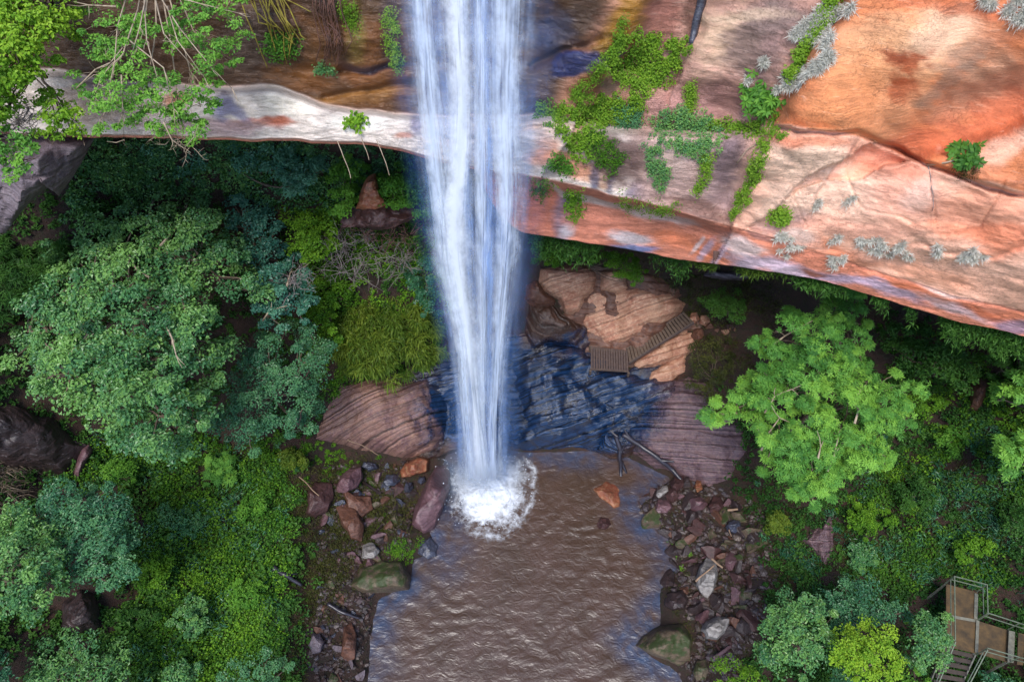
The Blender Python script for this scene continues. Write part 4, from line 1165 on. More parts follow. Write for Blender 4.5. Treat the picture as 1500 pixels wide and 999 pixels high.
MB().bar(lerp(c10, c11, .03) + A([-.05, 0, .04]), lerp(c10, c11, .46) + A([-.05, 0, .04]), .16, .03).build('kick_plate', edgem, wk, smooth=False)
MB().bar(e0 + A([-.02, 0, .05]), e1 + A([-.02, 0, .05]), .14, .04).build('kick_plate', edgem, wk, smooth=False)
for k in range(4):
    x0 = 1478 + k * 14
    z_ = ZD + .2 * (k + 1)
    a, b, c_, d_ = dk(x0, 923 + k * 3.5, z_), dk(x0 + 9, 925 + k * 3.5, z_), dk(x0 + 7, 970 + k * 3.5, z_), dk(x0 - 2, 969 + k * 3.5, z_)
    MB().quadbox([a, b, c_, d_], .06).build('tread', deckm if k % 2 else edgem, wk, smooth=False)
for k in range(7):
    z_ = ZD - .2 * (k + 1)
    cl, cr = lerp(c01, dk(1362, 1006, ZD - 1.6), k / 6), lerp(c11, dk(1404, 1012, ZD - 1.6), k / 6)
    dn = (lerp(c01, dk(1362, 1006, ZD - 1.6), (k + .8) / 6), lerp(c11, dk(1404, 1012, ZD - 1.6), (k + .8) / 6))
    qd = [cl, cr, dn[1], dn[0]]
    for p in qd: p[2] = z_
    MB().quadbox(qd, .05).build('tread', dark_m, wk, smooth=False)
RH, RM = .95, .55
UPV = A([0, 0, 1])
def rails(pts, posts=None):
    pts = [A(p) for p in pts]
    for hh, w_ in ((RH, .042), (RM, .036)):
        for a, b in zip(pts[:-1], pts[1:]):
            MB().bar(a + UPV * hh, b + UPV * hh, w_, w_).build('handrail', rail, wk, smooth=False)
    for p in (posts if posts is not None else pts):
        MB().bar(A(p) - UPV * .1, A(p) + UPV * (RH + .02), .045, .045).build('rail_post', rail, wk, smooth=False)
sl, sr = dk(1362, 1006, ZD - 1.6), dk(1404, 1012, ZD - 1.6)
rails([c01 + A([-.03, 0, 0]), c00 + A([-.03, .03, 0]), c10 + A([.03, .03, 0]), e0 + A([.03, .05, 0])])
rails([e0 + A([.09, .05, 0]), e2 + A([0, .05, 0]), dk(1530, 938, ZD + .8)])
rails([sl, c01 + A([-.03, -.06, 0])], [sl])
rails([e1 + A([.03, -.05, 0]), e3 + A([0, -.05, 0]), dk(1528, 984, ZD + .8)])
rails([sr, e1 + A([.0, -.11, 0])], [sr])
MB().bar(sl - A([.03, 0, .2]), c01 - A([.04, 0, .12]), .06, .2).build('stringer', edgem, wk, smooth=False)
MB().bar(sr + A([.03, 0, -.2]), c11 + A([.04, 0, -.12]), .06, .2).build('stringer', edgem, wk, smooth=False)
for p in (c00, c10, c11, c01, e2, e3):
    gz_ = float(ground_z(p[0], p[1]))
    MB().bar(p - UPV * .08, A([p[0], p[1], gz_ - .3]), .09, .09).build('support_post', edgem, wk, smooth=False)

# ================================================================== DRIFTWOOD
dw = plain_mat('dark_wet_driftwood', lin((52, 50, 62)), lin((36, 32, 38)), .35, 4, (1, 1, 3))
dwp = plain_mat('pale_dead_wood', lin((150, 124, 100)), lin((120, 96, 78)), .8, 4)
def log(pts, r0, r1, mat, label, name='driftwood_log', branches=(), cat='log'):
    """pts: (px, py, height above ground)"""
    def path(pp):
        pp = A(pp)
        g = on_ground(pp[:, 0], pp[:, 1])
        W = at_z(pp[:, 0], pp[:, 1], g[:, 2] + pp[:, 2])
        u = np.linspace(0, len(W) - 1, len(W) * 6)
        W2 = np.stack([np.interp(u, np.arange(len(W)), W[:, k]) for k in range(3)], 1)
        return W2 + .05 * v3(vnoise(W2 * 2, 1), vnoise(W2 * 2 + 9, 2), vnoise(W2 * 2 + 17, 3))
    W = path(pts)
    root = MB().tube(W, np.linspace(r0, r1, len(W)) * (1 + .15 * vnoise(W * 4, 4)), 8).build(name, mat, label=label, cat=cat)
    for bp in branches:
        W = path(bp)
        MB().tube(W, np.linspace(r1 * 1.1, r1 * .35, len(W)), 6).build('branch', mat, root)
    return root
log([(902,636,1.0),(908,660,1.1),(909,690,.9),(910,716,.3)], .16, .10, dw, 'dark forked driftwood log hanging down into the back of the pool', branches=[[(908,672,1.0),(918,694,.7),(924,714,.2)], [(905,640,1.1),(894,630,1.2)], [(909,664,1.1),(916,648,1.2)]])
log([(912,636,1.1),(940,654,1.0),(968,674,.9),(985,688,.6),(998,704,.3)], .17, .12, dw, 'long dark driftwood trunk slanting across the purple striped slab', branches=[[(968,674,.9),(988,676,.8)], [(925,645,1.1),(915,630,1.3)]])
log([(399,832,.3),(418,842,.35),(442,858,.3)], .17, .09, dw, 'bluish dead log lying in the grass on the left bank', branches=[[(418,842,.35),(436,840,.3)]])
log([(480,884,.3),(505,898,.3),(526,906,.25)], .12, .06, dw, 'dark stick lying across stones on the lower left bank')
log([(438,698,.8),(455,713,.9),(467,726,1.0)], .035, .025, dwp, 'thin pale stick lying over the flat red boulder', cat='stick')
log([(508,644,2.2),(530,653,2.1),(556,668,1.6)], .03, .02, dwp, 'thin straw coloured stick resting on the striped slab', cat='stick')
log([(1042,818,1.5),(1050,825,1.5),(1058,831,1.2)], .07, .05, dwp, 'short orange brown broken branch across the cracked boulder', cat='stick')
log([(1019,852,1.4),(1032,840,1.5),(1047,828,1.5)], .06, .04, dwp, 'long pale branch lying along the cracked boulder', cat='stick')
log([(1066,747,.6),(1072,747,.6),(1080,746,.5)], .07, .06, dwp, 'short pale wood stub among the red stones', cat='stick')
log([(1068,775,.6),(1071,786,.6)], .04, .03, dwp, 'small straw coloured twig in the right rubble', cat='stick')

# ================================================================== FOLIAGE
def unit(v): return v / (np.linalg.norm(v, axis=-1, keepdims=True) + 1e-9)
def leaf_quads(C, Nn, L, W, r, T=None, fold=.25):
    """one folded kite-shaped leaf per centre"""
    n = len(C)
    Nn = unit(Nn)
    if T is None: T = r.normal(0, 1, (n, 3))
    T = unit(T - (T * Nn).sum(-1, keepdims=True) * Nn)
    B = np.cross(Nn, T)
    L = np.broadcast_to(A(L), (n,))[:, None]; W = np.broadcast_to(A(W), (n,))[:, None]
    V = np.stack([C - T * L * .5, C + B * W * .5 + Nn * W * fold - T * L * .04, C + T * L * .5 - Nn * L * .12, C - B * W * .5 + Nn * W * fold - T * L * .04], 1)
    F_ = np.arange(n)[:, None] * 4 + np.arange(4)[None]
    return V.reshape(-1, 3), F_
def frond_set(C, Ax, K, L, W, r, droop=.3):
    """rosettes: K narrow leaves radiating from each centre"""
    n = len(C)
    Ax = unit(Ax)
    e1 = unit(np.cross(Ax, r.normal(0, 1, (n, 3)))); e2 = np.cross(Ax, e1)
    a = (np.arange(K) * 2 * pi / K)[None] + r.normal(0, .25, (n, K))
    l = L * r.uniform(.6, 1.15, (n, K))[..., None]
    d = np.cos(a)[..., None] * e1[:, None] + np.sin(a)[..., None] * e2[:, None]
    up = r.uniform(-droop, droop * .7, (n, K))[..., None]
    dirv = unit(d + up * Ax[:, None])
    s = np.cross(Ax[:, None], dirv)
    b = C[:, None] + dirv * l * .06
    mid = C[:, None] + dirv * l * .5
    tip = C[:, None] + dirv * l - Ax[:, None] * l * droop * .5
    V = np.stack([b, mid + s * W * .5 - Ax[:, None] * W * .15, tip, mid - s * W * .5 - Ax[:, None] * W * .15], 2).reshape(-1, 3)
    m_ = n * K
    return V, np.arange(m_)[:, None] * 4 + np.arange(4)[None]
def blades(C, D, ln, wd, r, spread=.8, bend=.3):
    """narrow bent blades starting at C, heading D"""
    n = len(C)
    d = unit(D + r.normal(0, spread, (n, 3)))
    l = ln * r.uniform(.55, 1.2, n)[:, None]
    s = unit(np.cross(d, r.normal(0, 1, (n, 3)))) * wd * .5
    mid = C + d * l * .55
    tip = C + d * l - A([0, 0, 1]) * l * bend
    V = np.stack([C, mid + s, tip, mid - s], 1).reshape(-1, 3)
    return V, np.arange(n)[:, None] * 4 + np.arange(4)[None]
def thin(pts, dmin):
    out = []
    for p in pts:
        if all((p[0] - q[0]) ** 2 + (p[1] - q[1]) ** 2 > dmin * dmin for q in out): out.append(p)
    return A(out)

LM = {
 'bright': leaf_mat('bright_green_leaves', (.032, .11, .016), (.075, .21, .026), (.17, .36, .04)),
 'light':  leaf_mat('light_green_leaves', (.036, .13, .026), (.095, .26, .045), (.22, .44, .06)),
 'mid':    leaf_mat('mid_green_leaves', (.026, .11, .042), (.075, .215, .075), (.19, .37, .085), .3, .4, .5),
 'blue':   leaf_mat('bluish_green_leaves', (.018, .09, .066), (.048, .175, .12), (.11, .28, .16), .3, .4, .5),
 'teal':   leaf_mat('teal_green_leaves', (.02, .09, .045), (.05, .17, .08), (.12, .29, .11), .3, .4, .45),
 'yellow': leaf_mat('yellow_green_leaves', (.06, .15, .014), (.14, .30, .022), (.30, .46, .035)),
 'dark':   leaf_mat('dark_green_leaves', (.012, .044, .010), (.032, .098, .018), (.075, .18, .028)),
 'ground': leaf_mat('ground_creeper_leaves', (.020, .072, .008), (.070, .18, .014), (.18, .35, .026)),
 'olive':  leaf_mat('olive_grass_blades', (.024, .034, .010), (.055, .066, .016), (.11, .11, .026)),
 'moss':   leaf_mat('cliff_plant_leaves', (.07, .16, .014), (.15, .29, .024), (.28, .43, .045)),
 'drape':  leaf_mat('drooping_yellow_green_leaves', (.035, .075, .010), (.085, .15, .018), (.19, .25, .03)),
 'grey':   leaf_mat('grey_tuft_blades', (.46, .45, .40), (.64, .63, .57), (.78, .77, .71), .15),
 'dry':    leaf_mat('dry_grass_blades', (.14, .10, .075), (.24, .18, .13), (.36, .28, .21), .2),
}
bark = plain_mat('grey_brown_bark', lin((118, 100, 84)), lin((78, 64, 54)), .85, 4, (1, 1, .4), .6)
barkp = plain_mat('pale_bark', lin((176, 158, 136)), lin((132, 114, 96)), .8, 4, (1, 1, .4), .6)

def crown_arrays(C, rc, per, L, W, r, mode, K=7, flat=.62, tb=None, up=.7):
    """leaf clumps round centres C"""
    n = len(C)
    d = unit(r.normal(0, 1, (n, per, 3)))
    d[..., 2] = np.where(d[..., 2] < -.35, -d[..., 2], d[..., 2])
    rad = rc[:, None, None] * (r.random((n, per, 1)) ** .45)
    P = C[:, None] + d * rad * A([1, 1, flat])
    P = P + rc[:, None, None] * .28 * v3(vnoise(P * 2.1, 1), vnoise(P * 2.1 + 40, 2), vnoise(P * 2.1 + 80, 3))
    Nn = d * .7 + A([0, -.15, up]) + r.normal(0, .38, P.shape)
    tint = (tb if tb is not None else r.normal(.45, .12, n))[:, None] + r.normal(0, .13, (n, per)) + .10 * d[..., 2]
    P = P.reshape(-1, 3); Nn = Nn.reshape(-1, 3); tint = np.clip(tint.ravel(), 0, 1)
    if mode == 'droop':
        D = d.reshape(-1, 3) * A([.6, .6, .2]) + A([0, -.25, -.45])
        V, F_ = blades(P, D, L, W, r, .5, .4)
        tint = np.repeat(tint, 4)
    elif mode == 'frond':
        V, F_ = frond_set(P, Nn, K, L, W, r)
        tint = np.repeat(np.clip(tint[:, None] + r.normal(0, .05, (len(P), K)), 0, 1).ravel(), 4)
    else:
        sc = r.uniform(.65, 1.25, len(P))
        V, F_ = leaf_quads(P, Nn, L * sc, W * sc, r)
        tint = np.repeat(tint, 4)
    return V, F_, tint

def tree(name, label, poly, ze, dome, ncl, rc, per, L, W, mat, cat='tree', base=None, tr=.22, mode='leaf', seed=0, K=7, group=None, lean=(0, 0), at=None, twigs=(), tbase=.45, tvar=.13, gaps=0.0, bmat=None, nl=7, flat=.62, tgrad=None):
    r = np.random.default_rng(seed)
    poly = A(poly)
    area = .5 * abs(np.dot(poly[:, 0], np.roll(poly[:, 1], 1)) - np.dot(poly[:, 1], np.roll(poly[:, 0], 1)))
    pts = sample_poly(poly, ncl * 5, r)
    if gaps: pts = pts[fbm(v3(pts[:, 0] * .022, pts[:, 1] * .022, seed), seed, 3) > -0.55 + gaps]
    pts = thin(pts, .72 * math.sqrt(area / ncl))
    def zat(px, py):
        e = np.clip(-poly_sd(A(px), A(py), poly) / (.5 * math.sqrt(area)), 0, 1)
        return ze + dome * np.sqrt(e)
    zz = zat(pts[:, 0], pts[:, 1]) + r.normal(0, .1 * dome + .12, len(pts)) + .25 * dome * fbm(v3(pts[:, 0] * .012, pts[:, 1] * .012, seed), seed + 4, 2)
    if at is None:
        C = at_z(pts[:, 0], pts[:, 1], zz)
    else:                                # crowns hung on the cliff are set by distance instead
        C = at_t(pts[:, 0], pts[:, 1], at - (zz - ze))
    edge_ = np.clip(-poly_sd(pts[:, 0], pts[:, 1], poly) / (.16 * math.sqrt(area)), 0, 1)
    ok = r.random(len(C)) < .55 + .45 * edge_
    C, pts, edge_ = C[ok], pts[ok], edge_[ok]
    C = C + r.normal(0, .25 * rc, C.shape) * A([1, 1, 1.5])
    rcs = rc * r.uniform(.42, 1.4, len(C)) * (.72 + .28 * edge_)
    tb = np.clip(r.normal(tbase, tvar, len(C)) + .16 * fbm(C * .5, seed + 2, 2), .05, .95)
    if tgrad is not None:
        tb = np.clip(tb + tgrad[0] * (pts[:, 0] - poly[:, 0].mean()) / 100 + tgrad[1] * (pts[:, 1] - poly[:, 1].mean()) / 100, .03, .97)
    V, F_, tint = crown_arrays(C, rcs, per, L, W, r, mode, K, flat, tb)
    cen = C.mean(0)
    g = on_ground(*base) if base is not None and not np.shape(base) == (3,) else A(base)
    root = empty(name, (0, 0, 0), label, cat, group)
    build('crown', V, F_, mat, root, smooth=False, attrs={'tint': tint})
    bm_ = bmat or bark
    top = lerp(g, cen, .5) + A([lean[0], lean[1], 0])
    u = np.linspace(0, 1, 9)[:, None]
    path = g[None] * (1 - u) + top[None] * u + .25 * np.sin(u * 5 + seed) * A([.6, .4, 0]) * u
    path[0, 2] -= .4
    MB().tube(path, np.linspace(tr, tr * .68, 9) * np.array([1.35] + [1] * 8), 8).build('trunk', bm_, root)
    # limbs: nearest-limb assignment of clumps
    k = min(nl, len(C))
    heads = C[r.choice(len(C), k, replace=False)]
    for _ in range(3):
        own = ((C[:, None] - heads[None]) ** 2).sum(-1).argmin(1)
        heads = np.stack([C[own == i].mean(0) if (own == i).any() else heads[i] for i in range(k)])
    for i in range(k):
        b = MB()
        st = path[-1 - (i % 3)]
        u = np.linspace(0, 1, 8)[:, None]
        tgt = heads[i] - A([0, 0, .35])
        lp = st * (1 - u) + tgt * u + A([0, 0, -.12]) * np.sin(u * pi) * np.linalg.norm(tgt - st) + .3 * v3(vnoise(v3(u[:, 0] * 3 + i, seed)), vnoise(v3(u[:, 0] * 3 + i, seed + 9)), 0 * u[:, 0]) * u
        b.tube(lp, np.linspace(tr * .5, tr * .22, 8), 6)
        for cc in C[own == i]:
            w_ = np.linspace(0, 1, 5)[:, None]
            s0 = lp[5 + r.integers(3)]
            b.tube(s0 * (1 - w_) + cc * w_ + A([0, 0, .1]) * np.sin(w_ * pi) + r.normal(0, .04, (5, 3)), np.linspace(tr * .2, tr * .05, 5), 4)
        b.build('branch', bm_, root)
    for tw in twigs:
        tw = A(tw)
        zt = zat(tw[:, 0], tw[:, 1]) + .55 if at is None else None
        W = at_z(tw[:, 0], tw[:, 1], zt) if at is None else at_t(tw[:, 0], tw[:, 1], at - (zat(tw[:, 0], tw[:, 1]) - ze) - .5)
        b = MB().tube(W, np.linspace(.06, .025, len(W)) * (1 if at is None else .5), 5)
        for j in range(1, len(W)):
            for _ in range(2):
                dd = unit(W[j] - W[j - 1] + r.normal(0, .5, 3)) * r.uniform(.3, .8)
                b.tube(np.stack([W[j], W[j] + dd * .5 + r.normal(0, .04, 3), W[j] + dd]), A([.025, .018, .01]) * (1 if at is None else .6), 4)
        b.build('bare_branch', barkp, root)
    return root

# --- the big trees
tree('tree', 'huge broad light green tree filling the left bank', [(0,460),(10,440),(60,385),(100,330),(96,300),(150,285),(215,262),(250,250),(280,275),(310,300),(345,320),(380,380),(400,420),(385,470),(340,500),(330,560),(310,610),(270,650),(215,655),(150,640),(110,600),(45,575),(30,540),(40,505),(0,490)],
     12.2, 4.0, 330, .84, 200, .18, .12, LM['mid'], base=(215, 470), tr=.42, seed=11, gaps=.2, nl=10, tbase=.64, tvar=.2, tgrad=(-.06, -.03),
     twigs=[[(215,330),(222,300),(240,270),(228,252)],[(235,360),(262,330),(272,305)],[(240,470),(252,495),(258,520)],[(100,520),(120,500),(128,490)],[(188,370),(200,395),(212,402)]])
tree('tree', 'bluish green tree between the huge light green tree and the waterfall', [(300,300),(300,262),(330,238),(372,245),(405,290),(415,330),(440,380),(462,420),(455,465),(420,475),(380,470),(360,430),(352,380),(310,340)],
     11.3, 2.4, 80, .72, 170, .17, .12, LM['blue'], base=(385, 400), tr=.26, seed=12, gaps=.1, tbase=.5, twigs=[[(420,420),(425,400),(440,395)],[(385,470),(395,455),(412,450)]])
tree('tree', 'dense fine leaved green tree above the striped slab', [(330,560),(345,520),(372,485),(420,480),(470,480),(492,520),(490,560),(465,600),(452,640),(410,655),(360,660),(318,640),(300,610)],
     8.6, 2.2, 85, .72, 230, .12, .085, LM['teal'], base=(400, 580), tr=.25, seed=13, gaps=.06, tbase=.62)
tree('tree', 'bright feathery leaved tree standing right of the stairs', [(1035,590),(1050,560),(1085,565),(1100,520),(1092,508),(1128,486),(1120,460),(1150,445),(1180,440),(1205,425),(1240,425),(1280,430),(1278,480),(1265,530),(1310,545),(1345,575),(1335,620),(1300,680),(1265,695),(1228,705),(1225,735),(1180,738),(1150,715),(1140,690),(1115,690),(1092,650),(1098,625),(1070,620),(1035,625)],
     10.6, 3.6, 230, .62, 54, .22, .055, LM['light'], base=(1190, 600), tr=.28, mode='frond', K=8, seed=14, gaps=.12, nl=9, tbase=.58, tvar=.22, tgrad=(0, .06),
     twigs=[[(1128,508),(1150,492),(1178,476)],[(1120,605),(1135,580),(1160,570)],[(1115,660),(1122,640),(1142,612)],[(1212,690),(1222,665),(1228,640)],[(1250,585),(1262,570),(1270,560)],[(1252,620),(1258,600),(1250,590)],[(1198,672),(1202,655)],[(1085,578),(1105,585),(1120,582)]])
tree('tree', 'pale lime tree cut off by the right edge, upper of the two', [(1462,560),(1475,540),(1510,535),(1570,540),(1580,580),(1520,595),(1478,592)], 11, 1.4, 26, .5, 40, .30, .09, LM['light'], base=(1530, 620), mode='frond', seed=15, tr=.16, tbase=.75)
tree('tree', 'pale lime tree cut off by the right edge, lower of the two', [(1460,655),(1480,632),(1530,625),(1590,640),(1590,690),(1520,690),(1478,684)], 10, 1.4, 26, .5, 40, .30, .09, LM['light'], base=(1540, 720), mode='frond', seed=16, tr=.16, tbase=.8)
tree('tree', 'dark mid green tree under the cliff lip at the right edge', [(1440,545),(1460,505),(1500,490),(1560,505),(1580,540),(1500,552),(1462,560)], 10.4, 1.2, 30, .55, 90, .17, .11, LM['dark'], base=(1500, 570), seed=17, tr=.16, tbase=.8)
# bottom right group
GB = 'trees at the lower right beside the metal walkway'
tree('tree', 'round green tree left of the lime tree at the lower right', [(1130,880),(1150,862),(1195,872),(1230,905),(1222,950),(1200,985),(1170,990),(1130,975),(1108,955),(1125,920)], 6.5, 1.6, 60, .5, 110, .14, .085, LM['mid'], base=(1170, 960), seed=18, tr=.15, group=GB, tbase=.6)
tree('tree', 'brightest lime green tree at the lower right', [(1205,955),(1225,930),(1260,905),(1300,915),(1316,945),(1312,990),(1280,999),(1240,990)], 7.2, 1.6, 50, .46, 120, .13, .08, LM['yellow'], base=(1265, 980), seed=19, tr=.14, group=GB, tbase=.72)
tree('tree', 'dull teal tree behind the lime tree at the lower right', [(1196,880),(1225,862),(1262,845),(1290,850),(1300,880),(1320,880),(1335,905),(1310,925),(1262,905),(1230,930)], 5.6, 1.4, 46, .5, 110, .14, .08, LM['teal'], base=(1260, 920), seed=20, tr=.14, group=GB, tbase=.5)
tree('tree', 'slim green tree touching the railing of the metal walkway', [(1330,905),(1355,900),(1380,905),(1388,930),(1376,975),(1345,985),(1330,960),(1335,930)], 6.4, 1.2, 34, .44, 110, .14, .085, LM['mid'], base=(1360, 970), seed=21, tr=.12, group=GB, tbase=.66)
tree('tree', 'teal crown at the bottom edge below the lime tree', [(1205,985),(1245,975),(1262,1000),(1270,1060),(1200,1060),(1196,1010)], 6.2, 1.2, 26, .46, 110, .14, .08, LM['teal'], base=(1235, 1040), seed=22, tr=.13, group=GB, tbase=.6)
tree('shrub', 'yellowish shrub at the bottom edge right of the pool', [(1048,975),(1075,962),(1110,975),(1128,1000),(1120,1060),(1060,1060),(1045,1010)], 3.4, 1.0, 28, .46, 80, .14, .06, LM['yellow'], 'shrub', base=(1090, 1020), seed=23, tr=.08, tbase=.35)
tree('shrub', 'small green shrub under the walkway at the bottom right corner', [(1440,990),(1460,980),(1480,990),(1485,1030),(1440,1040)], 3.4, .6, 14, .4, 80, .14, .07, LM['teal'], 'shrub', base=(1462, 1020), seed=24, tr=.07)
tree('tree', 'yellow green crown at the bottom edge between the shrub and the teal crown', [(1325,985),(1345,978),(1362,995),(1360,1050),(1322,1050)], 6, .8, 14, .4, 100, .14, .085, LM['bright'], base=(1345, 1030), seed=240, tr=.1, group=GB, tbase=.6)
# bottom left group
tree('tree', 'bluish teal tree in the middle of the lower left bank', [(58,740),(70,715),(105,708),(130,715),(165,712),(190,735),(196,770),(200,810),(185,850),(150,858),(110,848),(90,820),(72,780)], 9.2, 2.0, 75, .6, 150, .15, .085, LM['teal'], base=(130, 800), seed=25, tr=.2, tbase=.62, tvar=.14)
tree('tree', 'yellowish green tree at the left edge of the lower bank', [(-50,800),(-30,745),(20,735),(55,760),(85,790),(95,830),(80,880),(50,900),(0,905),(-50,890)], 10.2, 2.0, 75, .62, 130, .16, .095, LM['mid'], base=(10, 850), seed=26, tr=.2, tbase=.72, tvar=.16)
tree('shrub', 'light green shrub at the bottom of the lower left bank', [(50,970),(70,945),(110,928),(150,935),(185,965),(180,1000),(160,1060),(60,1060)], 6.6, 1.0, 50, .55, 110, .16, .07, LM['mid'], 'shrub', base=(110, 1010), seed=27, tr=.1, tbase=.6)
tree('shrub', 'pale teal shrub at the bottom edge left of the pool', [(326,985),(350,968),(395,962),(425,970),(432,1000),(430,1050),(330,1050)], 4.2, .8, 34, .46, 120, .13, .07, LM['teal'], 'shrub', base=(380, 1010), seed=28, tr=.08, tbase=.8)
tree('shrub', 'small green shrub in the lower left corner', [(-40,960),(-5,945),(15,965),(12,1000),(-10,1020),(-40,1010)], 8, .6, 16, .45, 90, .15, .08, LM['teal'], 'shrub', base=(-15, 1000), seed=29, tr=.08)
SHR = [('low spreading green shrub in the middle of the left bank creepers', 262, 762, 40, 28, 'mid', 4.4), ('pale green sapling at the upper edge of the left creepers', 318, 690, 26, 20, 'light', 4.6), ('dark glossy shrub left of the middle of the creepers', 228, 838, 30, 24, 'ground', 4.9),
       ('feathery bright shrub at the right side of the creepers', 372, 742, 24, 22, 'bright', 3.6), ('leafy green shrub at the lower middle of the left bank', 270, 905, 38, 24, 'mid', 4.0), ('bright green shrub near the dead log on the left bank', 360, 868, 28, 22, 'bright', 3.2), ('small olive shrub beside the fine leaved tree', 425, 672, 24, 14, 'drape', 3.2),
       ('dark shrub in the hollow above the dark boulder', 205, 900, 26, 18, 'dark', 5.0), ('small bright sapling below the shaded outcrop', 168, 690, 22, 16, 'bright', 6.2), ('mid green shrub at the bottom of the left creepers', 262, 985, 30, 20, 'mid', 3.8)]
SHR2 = [('spreading green shrub on the right slope below the feathery tree', 1275, 762, 38, 26, 'ground', 3.6), ('bright shrub high on the right slope', 1395, 640, 28, 20, 'bright', 6.6), ('dark round shrub in the middle of the right slope', 1345, 715, 36, 26, 'dark', 5.2), ('mid green shrub above the metal walkway', 1432, 800, 32, 22, 'ground', 4.6),
        ('dull green shrub at the right edge above the walkway', 1492, 755, 32, 26, 'dark', 6.4), ('small yellow green shrub beside the violet rock patch', 1135, 768, 20, 14, 'drape', 2.2), ('leafy shrub right of the violet rock patch', 1262, 818, 30, 18, 'mid', 3.4), ('shaded shrub under the right side of the feathery tree', 1360, 590, 30, 22, 'ground', 7.0)]
for grp, lst in (('single shrubs on the left bank', SHR), ('single shrubs on the right slope', SHR2)):
    for i, (lab, x, y, rx, ry, mk, ze) in enumerate(lst):
        fr = mk in ('teal', 'light', 'blue')
        g_ = on_ground(x, y + ry * .5)
        tree('shrub', lab, ell(x, y, rx, ry, 0, 11, 40 + i, .2), float(g_[2]) + .35, .7, 26, .36, 40 if fr else 90, .2 if fr else .15, .045 if fr else .085, LM[mk], 'shrub', base=(x, y + ry * .5), seed=400 + i + (50 if lst is SHR2 else 0), tr=.05, mode='frond' if fr else 'leaf', group=grp, tbase=.55, nl=4)
# bushes between tree and fall, and under the ledge
tree('bush', 'bright green bush under the ledge just left of the waterfall', [(548,262),(562,242),(590,238),(620,250),(640,280),(638,310),(605,312),(575,302),(550,295)], 14.2, 1.4, 46, .55, 130, .16, .11, LM['bright'], 'bush', base=(595, 300), seed=30, tr=.1, tbase=.45)
tree('bush', 'tall dark green bush under the ledge beside the orange rock', [(478,290),(480,240),(500,212),(535,212),(545,245),(530,290),(512,315),(490,318)], 14.2, 1.0, 54, .55, 120, .16, .11, LM['bright'], 'bush', base=(510, 310), seed=31, tr=.1, tbase=.7)
tree('bush', 'dark bush in shade under the pale ledge', [(210,250),(200,215),(260,205),(330,206),(400,210),(450,214),(480,235),(470,270),(430,285),(380,250),(320,238),(260,250)], 15.0, .9, 110, .62, 110, .18, .12, LM['blue'], 'bush', base=(350, 260), seed=32, tr=.1, tbase=.8)
tree('bush', 'mid green bush right of the bluish green tree', [(400,290),(430,265),(470,275),(490,310),(500,345),(480,385),(450,395),(425,370),(412,330)], 11.8, 1.2, 60, .58, 120, .17, .11, LM['ground'], 'bush', base=(455, 360), seed=33, tr=.1, tbase=.75)
tree('bush', 'dark teal bush beside the left edge of the waterfall', [(590,330),(615,325),(640,340),(645,400),(635,450),(610,460),(598,420),(590,370)], 9.6, .8, 44, .5, 110, .15, .1, LM['teal'], 'bush', base=(620, 420), seed=34, tr=.08, tbase=.2)
tree('bush', 'drooping yellowish green bush above the wet blue rock', [(484,440),(520,422),(560,420),(605,435),(640,460),(645,510),(625,545),(595,535),(575,560),(540,555),(505,540),(488,490)], 6.8, 1.6, 130, .6, 120, .5, .055, LM['drape'], 'bush', base=(560, 500), seed=35, tr=.1, tbase=.5, tvar=.2, mode='droop')
tree('bush', 'dark green bush left of the drooping bush', [(450,430),(470,405),(500,400),(520,425),(500,450),(495,500),(470,478),(458,465)], 8.6, .8, 44, .5, 120, .16, .1, LM['ground'], 'bush', base=(485, 470), seed=36, tr=.08, tbase=.55)
tree('bush', 'green bush on the brown slope above the stair top', [(1030,440),(1045,428),(1075,425),(1095,440),(1092,465),(1070,475),(1045,462)], 8.6, .7, 36, .42, 90, .13, .08, LM['dark'], 'bush', base=(1065, 460), seed=37, tr=.06, tbase=.85)
tree('bush', 'low green shrubs hiding the top of the pale rock block', [(775,378),(785,356),(830,358),(880,364),(930,375),(945,395),(930,425),(915,415),(895,395),(860,388),(800,390)], 10.8, .6, 80, .42, 90, .13, .08, LM['ground'], 'bush', base=(860, 390), seed=38, tr=.06, tbase=.45)
tree('bush', 'dull olive bush on the slope left of the bright feathery tree', [(1015,500),(1040,490),(1080,500),(1085,540),(1060,580),(1050,620),(1020,590),(1005,540)], 5.6, .8, 60, .48, 80, .14, .06, LM['olive'], 'bush', base=(1045, 560), seed=39, tr=.06, tbase=.4)
tree('bush', 'dark leafy bush in the shade behind the bright feathery tree', [(1290,500),(1300,470),(1350,480),(1410,510),(1440,540),(1425,570),(1380,560),(1330,540)], 9.6, .9, 66, .55, 90, .17, .11, LM['dark'], 'bush', base=(1370, 550), seed=40, tr=.08, tbase=.6)
tree('fern', 'leafy fern clump on the left slope above the dark outcrop', [(-40,400),(-20,360),(20,350),(60,372),(95,340),(90,400),(60,440),(20,470),(-30,470)], 14, .8, 40, .55, 26, .5, .06, LM['dark'], 'fern', base=(20, 430), seed=41, tr=.05, mode='frond', tbase=.5)

